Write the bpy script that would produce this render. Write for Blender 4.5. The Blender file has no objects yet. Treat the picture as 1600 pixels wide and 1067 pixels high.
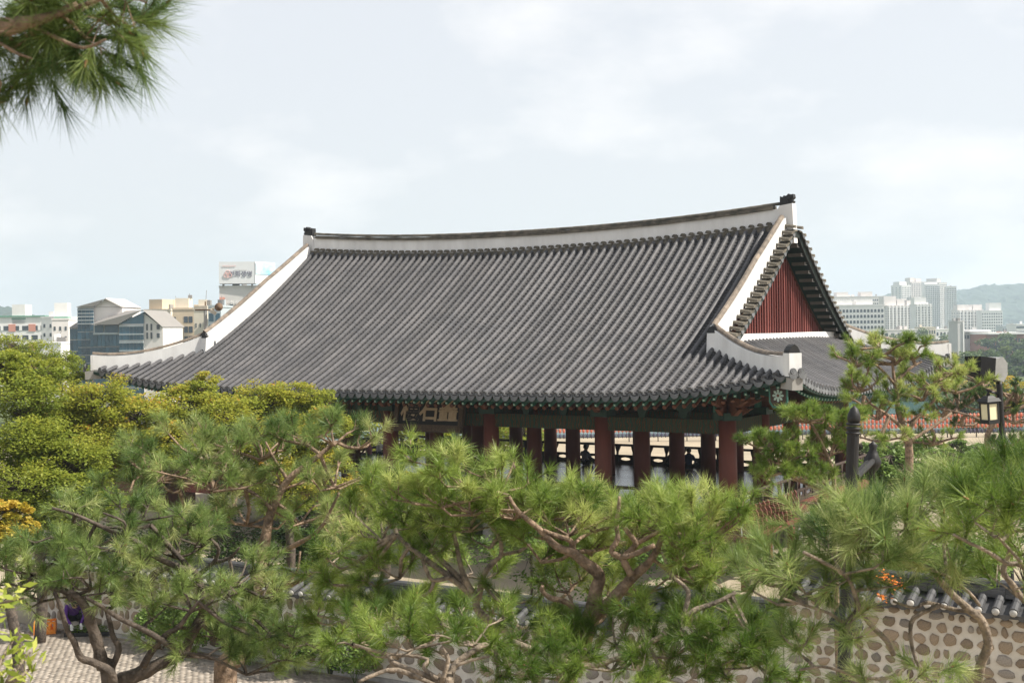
import bpy, math, random
import numpy as np
from mathutils import Vector, Matrix, Euler
PI = math.pi
random.seed(7)
rng = np.random.default_rng(7)
scene = bpy.context.scene
COL = scene.collection

# ------------------------------------------------------------------ camera
FPX, ROLL, HZ, CAMH = 1989.7, 0.0135, -21.73, 8.0      # focal length in photo pixels (1600 wide), roll, horizon offset, eye height
cr, sr = math.cos(ROLL), math.sin(ROLL)
camd = bpy.data.cameras.new("camera")
cam = bpy.data.objects.new("camera", camd)
COL.objects.link(cam)
camd.sensor_width = 36.0
camd.lens = 36.0 * FPX / 1600.0
camd.shift_x = -HZ * sr / 1600.0
camd.shift_y = HZ * cr / 1600.0
camd.clip_start = 0.1
camd.clip_end = 30000
camd.dof.use_dof = True
camd.dof.focus_distance = 40.0
camd.dof.aperture_fstop = 9.0
cam.matrix_world = Matrix(((cr, sr, 0, 0), (0, 0, -1, 0), (-sr, cr, 0, CAMH), (0, 0, 0, 1)))
scene.camera = cam

# ------------------------------------------------------------------ sky, sun, exposure
SUN_EL = math.radians(47)
SUN_DIR = Vector((0.985, -0.17, 0.0)).normalized()      # horizontal direction towards the sun
world = bpy.data.worlds.new("World")
scene.world = world
world.use_nodes = True
wn, wl = world.node_tree.nodes, world.node_tree.links
wn.clear()
def N(t, **k):
    n = wn.new(t)
    for a, b in k.items():
        setattr(n, a, b)
    return n
sky = N('ShaderNodeTexSky', sky_type='NISHITA', sun_disc=False)
sky.sun_elevation = SUN_EL
sky.sun_rotation = math.atan2(SUN_DIR.x, SUN_DIR.y)
sky.air_density = 1.0
sky.dust_density = 4.0
sky.altitude = 60
tc = N('ShaderNodeTexCoord')
mp = N('ShaderNodeMapping')
mp.inputs['Scale'].default_value = (1.0, 1.0, 2.2)
nz = N('ShaderNodeTexNoise')
nz.inputs['Scale'].default_value = 4.2
nz.inputs['Detail'].default_value = 7.0
nz.inputs['Roughness'].default_value = 0.55
rmp = N('ShaderNodeValToRGB')
rmp.color_ramp.elements[0].position = 0.50
rmp.color_ramp.elements[1].position = 0.70
rmp.color_ramp.elements[0].color = (0, 0, 0, 1)
rmp.color_ramp.elements[1].color = (1, 1, 1, 1)
veil = N('ShaderNodeMixRGB')                            # thin high overcast over the blue
veil.inputs['Fac'].default_value = 0.80
veil.inputs['Color2'].default_value = (5.45, 5.5, 5.65, 1)
cl = N('ShaderNodeMixRGB')
cl.inputs['Color2'].default_value = (7.2, 6.95, 6.8, 1)
clf = N('ShaderNodeMath', operation='MULTIPLY')
clf.inputs[1].default_value = 0.65
bg = N('ShaderNodeBackground')
bg.inputs['Strength'].default_value = 0.097
wo = N('ShaderNodeOutputWorld')
wl.new(sky.outputs[0], veil.inputs['Color1'])
wl.new(tc.outputs['Generated'], mp.inputs['Vector'])
wl.new(mp.outputs[0], nz.inputs['Vector'])
wl.new(nz.outputs['Fac'], rmp.inputs['Fac'])
wl.new(rmp.outputs['Color'], clf.inputs[0])
wl.new(clf.outputs[0], cl.inputs['Fac'])
wl.new(veil.outputs[0], cl.inputs['Color1'])
wl.new(cl.outputs[0], bg.inputs['Color'])
wl.new(bg.outputs[0], wo.inputs['Surface'])
sund = bpy.data.lights.new("sun", 'SUN')
sund.energy = 5.0
sund.angle = math.radians(0.9)
sund.color = (1.0, 0.94, 0.84)
sun = bpy.data.objects.new("sun", sund)
COL.objects.link(sun)
sd = SUN_DIR * math.cos(SUN_EL) + Vector((0, 0, math.sin(SUN_EL)))
sun.rotation_euler = sd.to_track_quat('Z', 'Y').to_euler()
vs = scene.view_settings
vs.view_transform = 'Standard'
vs.look = 'None'
vs.exposure = 0.80
vs.gamma = 1.0
vs.use_curve_mapping = False
cy = scene.cycles
cy.use_denoising = True
cy.max_bounces = 6
cy.diffuse_bounces = 3
cy.glossy_bounces = 2
cy.transmission_bounces = 2
cy.transparent_max_bounces = 8
cy.volume_bounces = 1
cy.caustics_reflective = False
cy.caustics_refractive = False

def at(px, py, d):
    """a point d metres in front of the eye, on the line of sight through photo pixel (px, py)"""
    dx, dy = px - 800.0, py - 533.5
    u, v = dx * cr - dy * sr, dx * sr + dy * cr
    return Vector((u / FPX * d, d, CAMH - (v - HZ) / FPX * d))
def ground_at(px, py, z=0.0):
    dx, dy = px - 800.0, py - 533.5
    v = dx * sr + dy * cr
    return at(px, py, (CAMH - z) * FPX / (v - HZ))
# ------------------------------------------------------------------ helpers
class MB:
    def __init__(s):
        s.v, s.f, s.m = [], [], []
        s.cur = 0
    def add(s, vs_, fs_):
        o = len(s.v)
        s.v.extend(tuple(p) for p in vs_)
        for f in fs_:
            s.f.append(tuple(i + o for i in f)); s.m.append(s.cur)
        return s
    def box(s, c, d, rot=None, taper=1.0):
        x, y, z = d[0] / 2, d[1] / 2, d[2] / 2
        P = [Vector((a * x * (taper if k > 0 else 1), b * y * (taper if k > 0 else 1), k * z)) for k in (-1, 1) for b in (-1, 1) for a in (-1, 1)]
        if rot is not None:
            P = [rot @ p for p in P]
        c = Vector(c)
        return s.add([p + c for p in P], [(0, 2, 3, 1), (4, 5, 7, 6), (0, 1, 5, 4), (2, 6, 7, 3), (0, 4, 6, 2), (1, 3, 7, 5)])
    def tube(s, pts, rad, n=6, cap=True):
        pts = [Vector(p) for p in pts]
        if not hasattr(rad, '__len__'):
            rad = [rad] * len(pts)
        prev = None
        V, F = [], []
        for i, p in enumerate(pts):
            a = pts[max(0, i - 1)]; b = pts[min(len(pts) - 1, i + 1)]
            t = (b - a)
            t = t.normalized() if t.length > 1e-9 else Vector((0, 0, 1))
            if prev is None:
                x = t.cross(Vector((0, 0, 1)))
                if x.length < 1e-3: x = t.cross(Vector((0, 1, 0)))
                x.normalize()
            else:
                x = prev - t * prev.dot(t)
                x.normalize()
            prev = x
            y = t.cross(x)
            for k in range(n):
                an = 2 * PI * k / n
                V.append(p + (x * math.cos(an) + y * math.sin(an)) * rad[i])
        for i in range(len(pts) - 1):
            for k in range(n):
                k2 = (k + 1) % n
                F.append((i * n + k, i * n + k2, (i + 1) * n + k2, (i + 1) * n + k))
        if cap:
            F.append(tuple(range(n - 1, -1, -1)))
            F.append(tuple(range((len(pts) - 1) * n, len(pts) * n)))
        return s.add(V, F)
    def lathe(s, prof, n=12, c=(0, 0, 0), rot=None):
        c = Vector(c)
        V, F = [], []
        for r, z in prof:
            for k in range(n):
                an = 2 * PI * k / n
                p = Vector((r * math.cos(an), r * math.sin(an), z))
                V.append((rot @ p if rot is not None else p) + c)
        for i in range(len(prof) - 1):
            for k in range(n):
                k2 = (k + 1) % n
                F.append((i * n + k, i * n + k2, (i + 1) * n + k2, (i + 1) * n + k))
        F.append(tuple(range(n - 1, -1, -1)))
        F.append(tuple(range((len(prof) - 1) * n, len(prof) * n)))
        return s.add(V, F)
    def prism(s, poly, y0, y1, M=None):
        """polygon in (x, z), extruded along y from y0 to y1"""
        n = len(poly)
        V = [Vector((x, y0, z)) for x, z in poly] + [Vector((x, y1, z)) for x, z in poly]
        if M is not None:
            V = [M @ p for p in V]
        F = [tuple(range(n)), tuple(range(2 * n - 1, n - 1, -1))] + [(i, i + n, (i + 1) % n + n, (i + 1) % n) for i in range(n)]
        return s.add(V, F)
    def sweep(s, pts, sec, side, close=True):
        """section points (a, b): a along the side vector, b up; swept through pts"""
        n = len(sec)
        V, F = [], []
        for i, p in enumerate(pts):
            sd_ = side[i] if isinstance(side, list) else side
            for a, b in sec:
                V.append(Vector(p) + Vector(sd_) * a + Vector((0, 0, b)))
        for i in range(len(pts) - 1):
            for k in range(n if close else n - 1):
                k2 = (k + 1) % n
                F.append((i * n + k, i * n + k2, (i + 1) * n + k2, (i + 1) * n + k))
        if close:
            F.append(tuple(range(n - 1, -1, -1)))
            F.append(tuple(range((len(pts) - 1) * n, len(pts) * n)))
        return s.add(V, F)
    def mesh(s, name, mats, smooth=False):
        me = bpy.data.meshes.new(name)
        me.from_pydata(s.v, [], s.f)
        if not isinstance(mats, (list, tuple)): mats = [mats]
        for m in mats: me.materials.append(m)
        if len(mats) > 1: me.polygons.foreach_set('material_index', s.m)
        if smooth: me.polygons.foreach_set('use_smooth', [True] * len(s.f))
        me.update()
        return me
    def build(s, name, mats, parent=None, smooth=False):
        return link(name, s.mesh(name, mats, smooth), parent)
def link(name, me, parent=None, loc=None, rot=None, scale=None):
    o = bpy.data.objects.new(name, me)
    COL.objects.link(o)
    if parent is not None: o.parent = parent
    if loc is not None: o.location = loc
    if rot is not None: o.rotation_euler = rot
    if scale is not None: o.scale = scale
    return o
def tag(o, label=None, cat=None, group=None, kind=None):
    if label: o['label'] = label
    if cat: o['category'] = cat
    if group: o['group'] = group
    if kind: o['kind'] = kind
    return o
def empty(name, loc=(0, 0, 0), rz=0.0):
    o = bpy.data.objects.new(name, None)
    COL.objects.link(o)
    o.location = loc
    o.rotation_euler = (0, 0, rz)
    o.empty_display_size = 0.2
    return o
def copy_tree(o, parent=None):
    c = o.copy(); COL.objects.link(c)
    c.parent = parent
    for ch in o.children: copy_tree(ch, c)
    return c
def fast_mesh(name, V, F, mats, col=None, smooth=False, matidx=None):
    """V (n,3) float array, F (m,k) int array of equal-sized faces, col (n,) per-vertex tint"""
    me = bpy.data.meshes.new(name)
    V = np.ascontiguousarray(V, dtype=np.float32); F = np.ascontiguousarray(F, dtype=np.int32)
    m, k = F.shape
    me.vertices.add(len(V)); me.vertices.foreach_set('co', V.ravel())
    me.loops.add(m * k); me.loops.foreach_set('vertex_index', F.ravel())
    me.polygons.add(m); me.polygons.foreach_set('loop_start', np.arange(m, dtype=np.int32) * k)
    if smooth: me.polygons.foreach_set('use_smooth', np.ones(m, dtype=bool))
    if not isinstance(mats, (list, tuple)): mats = [mats]
    for x in mats: me.materials.append(x)
    if matidx is not None: me.polygons.foreach_set('material_index', np.ascontiguousarray(matidx, dtype=np.int32))
    if col is not None:
        a = me.attributes.new('tint', 'FLOAT', 'POINT')
        a.data.foreach_set('value', np.ascontiguousarray(col, dtype=np.float32))
    me.update(calc_edges=True)
    return me

# ------------------------------------------------------------------ materials
def srgb(r, g, b):
    def c(x):
        x /= 255.0
        return x / 12.92 if x <= 0.04045 else ((x + 0.055) / 1.055) ** 2.4
    return (c(r), c(g), c(b))
def mat(name, col, rough=0.7, var=0.25, scale=3.0, bump=0.0, bscale=20.0, col2=None, spec=0.3, metal=0.0, rand=0.0, coat=0.0, stretch=None, detail=5.0):
    """principled material: base colour mixed to col2 by noise, optional fine bump and per-object variation"""
    m = bpy.data.materials.new(name)
    m.use_nodes = True
    nt = m.node_tree; n = nt.nodes; l = nt.links
    b = n['Principled BSDF']
    b.inputs['Roughness'].default_value = rough
    b.inputs['Specular IOR Level'].default_value = spec
    b.inputs['Metallic'].default_value = metal
    if coat: b.inputs['Coat Weight'].default_value = coat
    if col2 is None: col2 = tuple(c * (1 - var) for c in col)
    t = n.new('ShaderNodeTexCoord')
    mpn = n.new('ShaderNodeMapping')
    if stretch: mpn.inputs['Scale'].default_value = stretch
    l.new(t.outputs['Object'], mpn.inputs['Vector'])
    nz_ = n.new('ShaderNodeTexNoise')
    nz_.inputs['Scale'].default_value = scale; nz_.inputs['Detail'].default_value = detail
    nz_.inputs['Roughness'].default_value = 0.65
    l.new(mpn.outputs[0], nz_.inputs['Vector'])
    r = n.new('ShaderNodeValToRGB')
    r.color_ramp.elements[0].position = 0.35; r.color_ramp.elements[1].position = 0.68
    r.color_ramp.elements[0].color = (*col2, 1); r.color_ramp.elements[1].color = (*col, 1)
    l.new(nz_.outputs['Fac'], r.inputs['Fac'])
    out = r.outputs['Color']
    if rand:
        oi = n.new('ShaderNodeObjectInfo')
        mr = n.new('ShaderNodeMapRange')
        mr.inputs['To Min'].default_value = 1 - rand; mr.inputs['To Max'].default_value = 1 + rand * 0.6
        l.new(oi.outputs['Random'], mr.inputs['Value'])
        mx = n.new('ShaderNodeVectorMath'); mx.operation = 'SCALE'
        l.new(out, mx.inputs[0]); l.new(mr.outputs[0], mx.inputs['Scale'])
        out = mx.outputs[0]
    l.new(out, b.inputs['Base Color'])
    if bump:
        n2 = n.new('ShaderNodeTexNoise'); n2.inputs['Scale'].default_value = bscale; n2.inputs['Detail'].default_value = 6
        l.new(mpn.outputs[0], n2.inputs['Vector'])
        bp = n.new('ShaderNodeBump'); bp.inputs['Strength'].default_value = bump; bp.inputs['Distance'].default_value = 0.03
        l.new(n2.outputs['Fac'], bp.inputs['Height']); l.new(bp.outputs[0], b.inputs['Normal'])
    return m
def leaf_mat(name, stops, trans=0.35, rough=0.5, spec=0.25):
    """foliage: colour from the per-leaf 'tint' attribute through a ramp, part of the light passes through"""
    m = bpy.data.materials.new(name); m.use_nodes = True
    nt = m.node_tree; n = nt.nodes; l = nt.links
    b = n['Principled BSDF']; o = n['Material Output']
    b.inputs['Roughness'].default_value = rough; b.inputs['Specular IOR Level'].default_value = spec
    a = n.new('ShaderNodeAttribute'); a.attribute_name = 'tint'
    r = n.new('ShaderNodeValToRGB')
    e = r.color_ramp.elements
    while len(e) < len(stops): e.new(0.5)
    for i, (p, c) in enumerate(stops):
        e[i].position = p; e[i].color = (*c, 1)
    l.new(a.outputs['Fac'], r.inputs['Fac'])
    l.new(r.outputs['Color'], b.inputs['Base Color'])
    tr = n.new('ShaderNodeBsdfTranslucent')
    l.new(r.outputs['Color'], tr.inputs['Color'])
    mx = n.new('ShaderNodeMixShader'); mx.inputs[0].default_value = trans
    l.new(b.outputs[0], mx.inputs[1]); l.new(tr.outputs[0], mx.inputs[2]); l.new(mx.outputs[0], o.inputs['Surface'])
    return m
M = {}
M['tile'] = mat('roof_tile', (0.094, 0.090, 0.092), 0.55, scale=0.9, col2=(0.053, 0.053, 0.058), rand=0.26, bump=0.25, bscale=14, spec=0.35)
M['pan'] = mat('pan_tile', (0.044, 0.042, 0.043), 0.7, scale=1.7, col2=(0.025, 0.025, 0.027), bump=0.25, bscale=16)
M['end_tile'] = mat('eave_tile', (0.125, 0.128, 0.131), 0.6, scale=6, col2=(0.078, 0.080, 0.083), rand=0.3, bump=0.3, bscale=30)
M['old_tile'] = mat('weathered_tile', (0.155, 0.135, 0.105), 0.8, scale=3.5, col2=(0.055, 0.052, 0.042), rand=0.2, bump=0.4, bscale=18)
M['brown_tile'] = mat('weathered_brown_tile', (0.25, 0.20, 0.155), 0.8, scale=5, col2=(0.11, 0.095, 0.08), rand=0.2, bump=0.3)
M['plaster'] = mat('lime_plaster', (0.70, 0.70, 0.69), 0.85, scale=1.4, col2=(0.57, 0.565, 0.555), stretch=(1, 1, 0.25), bump=0.15, bscale=9, spec=0.1)
M['red_wood'] = mat('red_painted_boards', (0.165, 0.043, 0.034), 0.65, scale=4, col2=(0.11, 0.03, 0.025), rand=0.2, stretch=(1, 1, 0.15), bump=0.15)
M['col_red'] = mat('red_brown_column_paint', (0.150, 0.042, 0.027), 0.6, scale=2, col2=(0.10, 0.030, 0.021), stretch=(1, 1, 0.2), bump=0.1)
M['dark_green'] = mat('dark_green_paint', (0.018, 0.050, 0.036), 0.6, scale=3, col2=(0.012, 0.032, 0.026))
M['green'] = mat('bright_green_paint', (0.045, 0.155, 0.115), 0.6, scale=5, col2=(0.030, 0.105, 0.08))
M['white_dot'] = mat('pale_green_paint', (0.36, 0.48, 0.42), 0.6)
M['orange_brown'] = mat('orange_brown_paint', (0.17, 0.072, 0.042), 0.6, scale=8, col2=(0.10, 0.045, 0.03), rand=0.2)
M['soffit'] = mat('brown_soffit_paint', (0.16, 0.065, 0.04), 0.7, scale=2)
M['under'] = mat('dark_timber', (0.05, 0.032, 0.024), 0.7, scale=2)
M['iron'] = mat('black_cast_iron', (0.013, 0.012, 0.012), 0.55, scale=8, col2=(0.009, 0.009, 0.009), spec=0.35, bump=0.1, bscale=40)
M['concrete'] = mat('grey_concrete', (0.33, 0.32, 0.30), 0.85, scale=0.3)
M['stone_grey'] = mat('granite', (0.36, 0.34, 0.31), 0.85, scale=6, col2=(0.24, 0.225, 0.21), rand=0.12, bump=0.3)
M['barge'] = mat('blackened_green_paint', (0.014, 0.022, 0.018), 0.6, scale=3)
M['lookout'] = mat('olive_brown_timber', (0.12, 0.11, 0.09), 0.7, scale=4)
# ------------------------------------------------------------------ terrain, river, hills
def sstep(a, b, x):
    t = np.clip((x - a) / (b - a), 0, 1)
    return t * t * (3 - 2 * t)
def terrain_h(X, Y):
    h = np.zeros_like(X)
    river = sstep(92, 100, Y) * (1 - sstep(352, 372, Y)) * sstep(-70, -30, X)
    left = sstep(-36, -90, X) * sstep(60, 110, Y)
    far = sstep(352, 372, Y)
    h = h - 18.0 * river
    h = np.where(river < 0.5, h - 9.0 * np.maximum(left * (1 - river), far * (1 - left)), h)
    return h
gx = np.concatenate([-np.geomspace(9000, 70, 26), np.linspace(-60, 60, 31), np.geomspace(70, 9000, 26)])
gy = np.concatenate([np.linspace(-250, 84, 18), np.linspace(90, 110, 11), np.linspace(130, 340, 10), np.linspace(348, 380, 9), np.geomspace(400, 9000, 24)])
GX, GY = np.meshgrid(gx, gy)
GZ = terrain_h(GX, GY)
nxg, nyg = len(gx), len(gy)
V = np.stack([GX.ravel(), GY.ravel(), GZ.ravel()], 1)
idx = np.arange(nxg * nyg).reshape(nyg, nxg)
F = np.stack([idx[:-1, :-1].ravel(), idx[:-1, 1:].ravel(), idx[1:, 1:].ravel(), idx[1:, :-1].ravel()], 1)
M['ground'] = mat('sandy_ground', (0.36, 0.305, 0.225), 0.95, scale=0.35, col2=(0.27, 0.23, 0.17), bump=0.3, bscale=3, spec=0.1)
def green_beyond(m):
    n = m.node_tree.nodes; l = m.node_tree.links; b_ = n['Principled BSDF']
    src = b_.inputs['Base Color'].links[0].from_socket
    t = n.new('ShaderNodeTexCoord'); sx = n.new('ShaderNodeSeparateXYZ'); l.new(t.outputs['Object'], sx.inputs[0])
    mr = n.new('ShaderNodeMapRange'); mr.inputs['From Min'].default_value = 90; mr.inputs['From Max'].default_value = 104
    l.new(sx.outputs['Y'], mr.inputs['Value'])
    nz_ = n.new('ShaderNodeTexNoise'); nz_.inputs['Scale'].default_value = 0.05; nz_.inputs['Detail'].default_value = 8
    l.new(t.outputs['Object'], nz_.inputs['Vector'])
    r_ = n.new('ShaderNodeValToRGB'); r_.color_ramp.elements[0].color = (0.045, 0.07, 0.025, 1); r_.color_ramp.elements[1].color = (0.12, 0.14, 0.06, 1)
    l.new(nz_.outputs['Fac'], r_.inputs['Fac'])
    mx = n.new('ShaderNodeMixRGB'); l.new(mr.outputs[0], mx.inputs['Fac']); l.new(src, mx.inputs['Color1']); l.new(r_.outputs['Color'], mx.inputs['Color2']); l.new(mx.outputs[0], b_.inputs['Base Color'])
green_beyond(M['ground'])
tag(link('ground', fast_mesh('ground', V, F, M['ground'])), 'sandy ground of the fortress yard and the land beyond', kind='structure')
def water_mat():
    m = bpy.data.materials.new('river_water'); m.use_nodes = True
    n = m.node_tree.nodes; l = m.node_tree.links; b = n['Principled BSDF']
    b.inputs['Base Color'].default_value = (0.035, 0.085, 0.080, 1); b.inputs['Roughness'].default_value = 0.22; b.inputs['Specular IOR Level'].default_value = 0.2
    t = n.new('ShaderNodeTexCoord'); mp_ = n.new('ShaderNodeMapping'); mp_.inputs['Scale'].default_value = (0.25, 0.6, 1)
    z = n.new('ShaderNodeTexNoise'); z.inputs['Scale'].default_value = 1.2; z.inputs['Detail'].default_value = 5
    bp = n.new('ShaderNodeBump'); bp.inputs['Strength'].default_value = 0.35; bp.inputs['Distance'].default_value = 0.3
    l.new(t.outputs['Object'], mp_.inputs[0]); l.new(mp_.outputs[0], z.inputs['Vector']); l.new(z.outputs['Fac'], bp.inputs['Height']); l.new(bp.outputs[0], b.inputs['Normal'])
    return m
M['water'] = water_mat()
g = MB(); g.add([(-90, 93, -14), (9000, 93, -14), (9000, 380, -14), (-90, 380, -14)], [(0, 1, 2, 3)])
tag(g.build('river', M['water']), 'calm teal river below the fortress', kind='structure')

M['forest'] = mat('hill_forest', (0.035, 0.055, 0.030), 0.9, scale=0.02, col2=(0.016, 0.030, 0.018), bump=0.6, bscale=0.05, detail=9)
def hill(name, label, pts, d, thick, seed):
    """a wooded ridge: skyline points (px, py) at distance d, with a rough crown line and a long back"""
    r = np.random.default_rng(seed)
    xs = np.linspace(pts[0][0], pts[-1][0], 160)
    ys = np.interp(xs, [p[0] for p in pts], [p[1] for p in pts])
    rows = 26
    V = np.zeros((rows, len(xs), 3))
    for k in range(rows):
        t = k / (rows - 1)                                # 0 foot, 1 crest, then the back
        for i, (x, y) in enumerate(zip(xs, ys)):
            c = at(x, y, d)
            Hc = c.z + 12
            ang = t * PI * 0.5
            V[k, i] = (c.x, d - thick * (1 - t), -12 + Hc * math.sin(ang) ** 1.15)
    amp = 3.2
    V[1:, :, 2] += r.normal(0, amp, (rows - 1, len(xs)))
    V[:, :, 1] += r.normal(0, 12, (rows, len(xs)))
    back = V[-1:].copy(); back[:, :, 1] += thick; back[:, :, 2] = -12
    V = np.concatenate([V, back])
    n1, n2 = V.shape[:2]
    idx = np.arange(n1 * n2).reshape(n1, n2)
    F = np.stack([idx[:-1, :-1].ravel(), idx[:-1, 1:].ravel(), idx[1:, 1:].ravel(), idx[1:, :-1].ravel()], 1)
    return tag(link(name, fast_mesh(name, V.reshape(-1, 3), F, M['forest'])), label, kind='structure')
hill('hill', 'long wooded hill behind the white apartment towers', [(1250, 500), (1330, 480), (1385, 462), (1410, 457), (1450, 462), (1495, 457), (1512, 452), (1530, 448), (1560, 446), (1600, 447), (1680, 452), (1800, 470)], 3000, 700, 3)
hill('hill', 'low wooded hill behind the apartment block', [(-260, 500), (-80, 484), (0, 484), (22, 488), (50, 500), (120, 512)], 1900, 500, 4)

# paved court in front of the garden wall: brick pavers with open joints
E_ = Vector((math.cos(-0.5536), math.sin(-0.5536), 0)); NRM = Vector((-E_.y * -1, -E_.x, 0))
NRM = Vector((math.sin(-0.5536), -math.cos(-0.5536), 0))
P0 = Vector((0.14, 27.3, 0.0))
rows_, cols_ = [], []
L_, W_ = 0.20, 0.10
a0, a1, b0, b1 = -19.0, 5.0, 0.55, 11.5
nb = int((b1 - b0) / W_); na = int((a1 - a0) / L_)
ii, jj = np.meshgrid(np.arange(na), np.arange(nb))
S = a0 + (ii + 0.5 * (jj % 2)) * L_; T = b0 + jj * W_
S = S.ravel(); T = T.ravel(); n = len(S)
hz_ = 0.02 + rng.normal(0, 0.0035, n)
quad = np.array([(-1, -1), (1, -1), (1, 1), (-1, 1)])
Vt = np.zeros((n, 8, 3))
for q in range(4):
    for lev, (ins, z) in enumerate(((0.004, -0.01), (0.008, 1))):
        ss = S + quad[q, 0] * (L_ / 2 - ins); tt = T + quad[q, 1] * (W_ / 2 - ins)
        Vt[:, lev * 4 + q, 0] = P0.x + E_.x * ss + NRM.x * tt
        Vt[:, lev * 4 + q, 1] = P0.y + E_.y * ss + NRM.y * tt
        Vt[:, lev * 4 + q, 2] = hz_ if z == 1 else -0.01
fb = np.array([(4, 5, 6, 7), (0, 1, 5, 4), (1, 2, 6, 5), (2, 3, 7, 6), (3, 0, 4, 7)])
F = (np.arange(n)[:, None, None] * 8 + fb[None]).reshape(-1, 4)
M['paver'] = leaf_mat('brick_paver', [(0.0, (0.21, 0.18, 0.15)), (0.5, (0.27, 0.235, 0.195)), (1.0, (0.33, 0.29, 0.245))], trans=0.0, rough=0.9, spec=0.1)
court = link('paved_court', fast_mesh('paved_court', Vt.reshape(-1, 3), F, M['paver'], col=np.repeat(rng.random(n), 8)))
tag(court, 'pinkish brick paving of the court before the wall', kind='structure')
# ------------------------------------------------------------------ the pavilion (local axes: u along the ridge, v across, z up)
TH = -0.5536
PAV = empty('pavilion', (0.4536, 51.8386, 0.0), TH)
tag(PAV, 'large open timber pavilion with grey tiled hip-and-gable roof, white ridges and red columns', 'pavilion')
UC, VC, UG, VG = 14.75, 9.55, 11.16, 6.60
PITCH, FLOOR = 0.337, 1.85
def ve(u): return 9.15 + 0.40 * (abs(u) / UC) ** 3
def ue(v): return 14.35 + 0.40 * (abs(v) / VC) ** 3
def zf(u, v):
    u = abs(u); t = (abs(v) - 0.35) / (ve(u) - 0.35)
    return 10.95 - 5.15 * t - 1.45 * t * (1 - t) + 0.45 * (1 - t) * min(1.0, u / 11.2) ** 2 + 0.85 * max(t, 0) ** 2 * (u / UC) ** 5
def vhip(u): return VG + (max(abs(u), UG) - UG) * (VC - VG) / (UC - UG)
def uhip(v): return UG + (max(abs(v), VG) - VG) * (UC - UG) / (VC - VG)
def zs(u, v):
    u = abs(u); v = abs(v)
    ts = (u - 11.0) / (14.35 - 11.0)
    zm = 7.50 - 1.70 * ts - 0.30 * ts * (1 - ts)
    hz = zf(u, vhip(u))
    return zm + (hz - zm) * (v / vhip(u)) ** 3
ROOF = MB().add([(0, 0, 0)], []).build('roof', M['under'], PAV)     # filled below: underside board sheet
def side_pt(sx, u, v): return Vector((sx * u, v, zs(u, v)))
def front_pt(sv, u, v): return Vector((u, sv * v, zf(u, v)))

def cover_row(path, lateral, r=0.083):
    """one row of half-round cover tiles climbing along path, tile by tile"""
    V, F = [], []
    n = 6
    for i in range(len(path) - 1):
        p, q = path[i], path[i + 1]
        t = (q - p).normalized()
        up = lateral.cross(t)
        if up.z < 0: up = -up
        o = len(V)
        for pt, rr in ((p, r * 1.05), (q, r * 0.985)):
            for k in range(n):
                an = PI * k / (n - 1)
                V.append(pt + lateral * (math.cos(an) * rr) + up * (math.sin(an) * rr * 1.1 + 0.03))
        for k in range(n - 1):
            F.append((o + k, o + k + 1, o + n + k + 1, o + n + k))
        if i == 0:
            F.append(tuple(range(o + n - 1, o - 1, -1)))
    return V, F
def path_of(fn, a, b, step):
    n = max(2, int(round(abs(b - a) / step)))
    return [fn(a + (b - a) * i / n) for i in range(n + 1)]

pan_V, pan_F = [], []
def pan_run(fn, a, b, lateral, step):
    """overlapping concave pan tiles: each course a lip over the one below"""
    n = max(2, int(round(abs(b - a) / step)))
    P = [fn(a + (b - a) * i / n) for i in range(n + 1)]
    sec = [(-0.15, 0.02), (-0.075, -0.018), (0.0, -0.032), (0.075, -0.018), (0.15, 0.02)]
    for i in range(n):
        o = len(pan_V)
        for p, dz in ((P[i], -0.006), (P[i], 0.026), (P[i + 1], -0.004)):
            for x, h in sec:
                pan_V.append(p + lateral * x + Vector((0, 0, h + dz)))
        for rr in (0, 5):
            for k in range(4):
                pan_F.append((o + rr + k, o + rr + k + 1, o + rr + 5 + k + 1, o + rr + 5 + k))

UX, VX = Vector((1, 0, 0)), Vector((0, 1, 0))
# shared meshes for the eave pieces
pb = MB()                                               # drip tile: half-moon plate, local x lateral, y outward, z up
pts = [(math.cos(a) * 0.148, math.sin(a) * 0.19 - 0.015) for a in [PI + PI * k / 10 for k in range(11)]]
pb.prism(pts + [(0.09, -0.045), (0, -0.062), (-0.09, -0.045)], 0.0, 0.022)
drip_me = pb.mesh('drip_tile', M['end_tile'])
pb = MB()
pb.lathe([(0.098, -0.05), (0.102, 0.0), (0.088, 0.012), (0.05, 0.008), (0.045, 0.016)], 12, rot=Matrix.Rotation(-PI / 2, 3, 'X'))
disc_me = pb.mesh('round_end_tile', M['end_tile'])
pb = MB(); pb.cur = 0
pb.tube([(0, -2.6, 1.15), (0, 0, 0)], [0.075, 0.068], 10); pb.cur = 1
pb.lathe([(0.045, 0.0), (0.045, 0.006)], 10, c=(0, 0.001, 0), rot=Matrix.Rotation(-PI / 2, 3, 'X'))
rafter_me = pb.mesh('round_rafter', [M['orange_brown'], M['soffit']])
pb = MB(); pb.cur = 0
R_ = Matrix.Rotation(math.radians(-22), 3, 'X')
pb.box((0, -0.7, 0.28), (0.095, 1.5, 0.105), R_); pb.cur = 1
pb.box((0, 0.0, 0.0), (0.05, 0.02, 0.05), R_)
fly_me = pb.mesh('flying_rafter', [M['green'], M['white_dot']])

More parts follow.
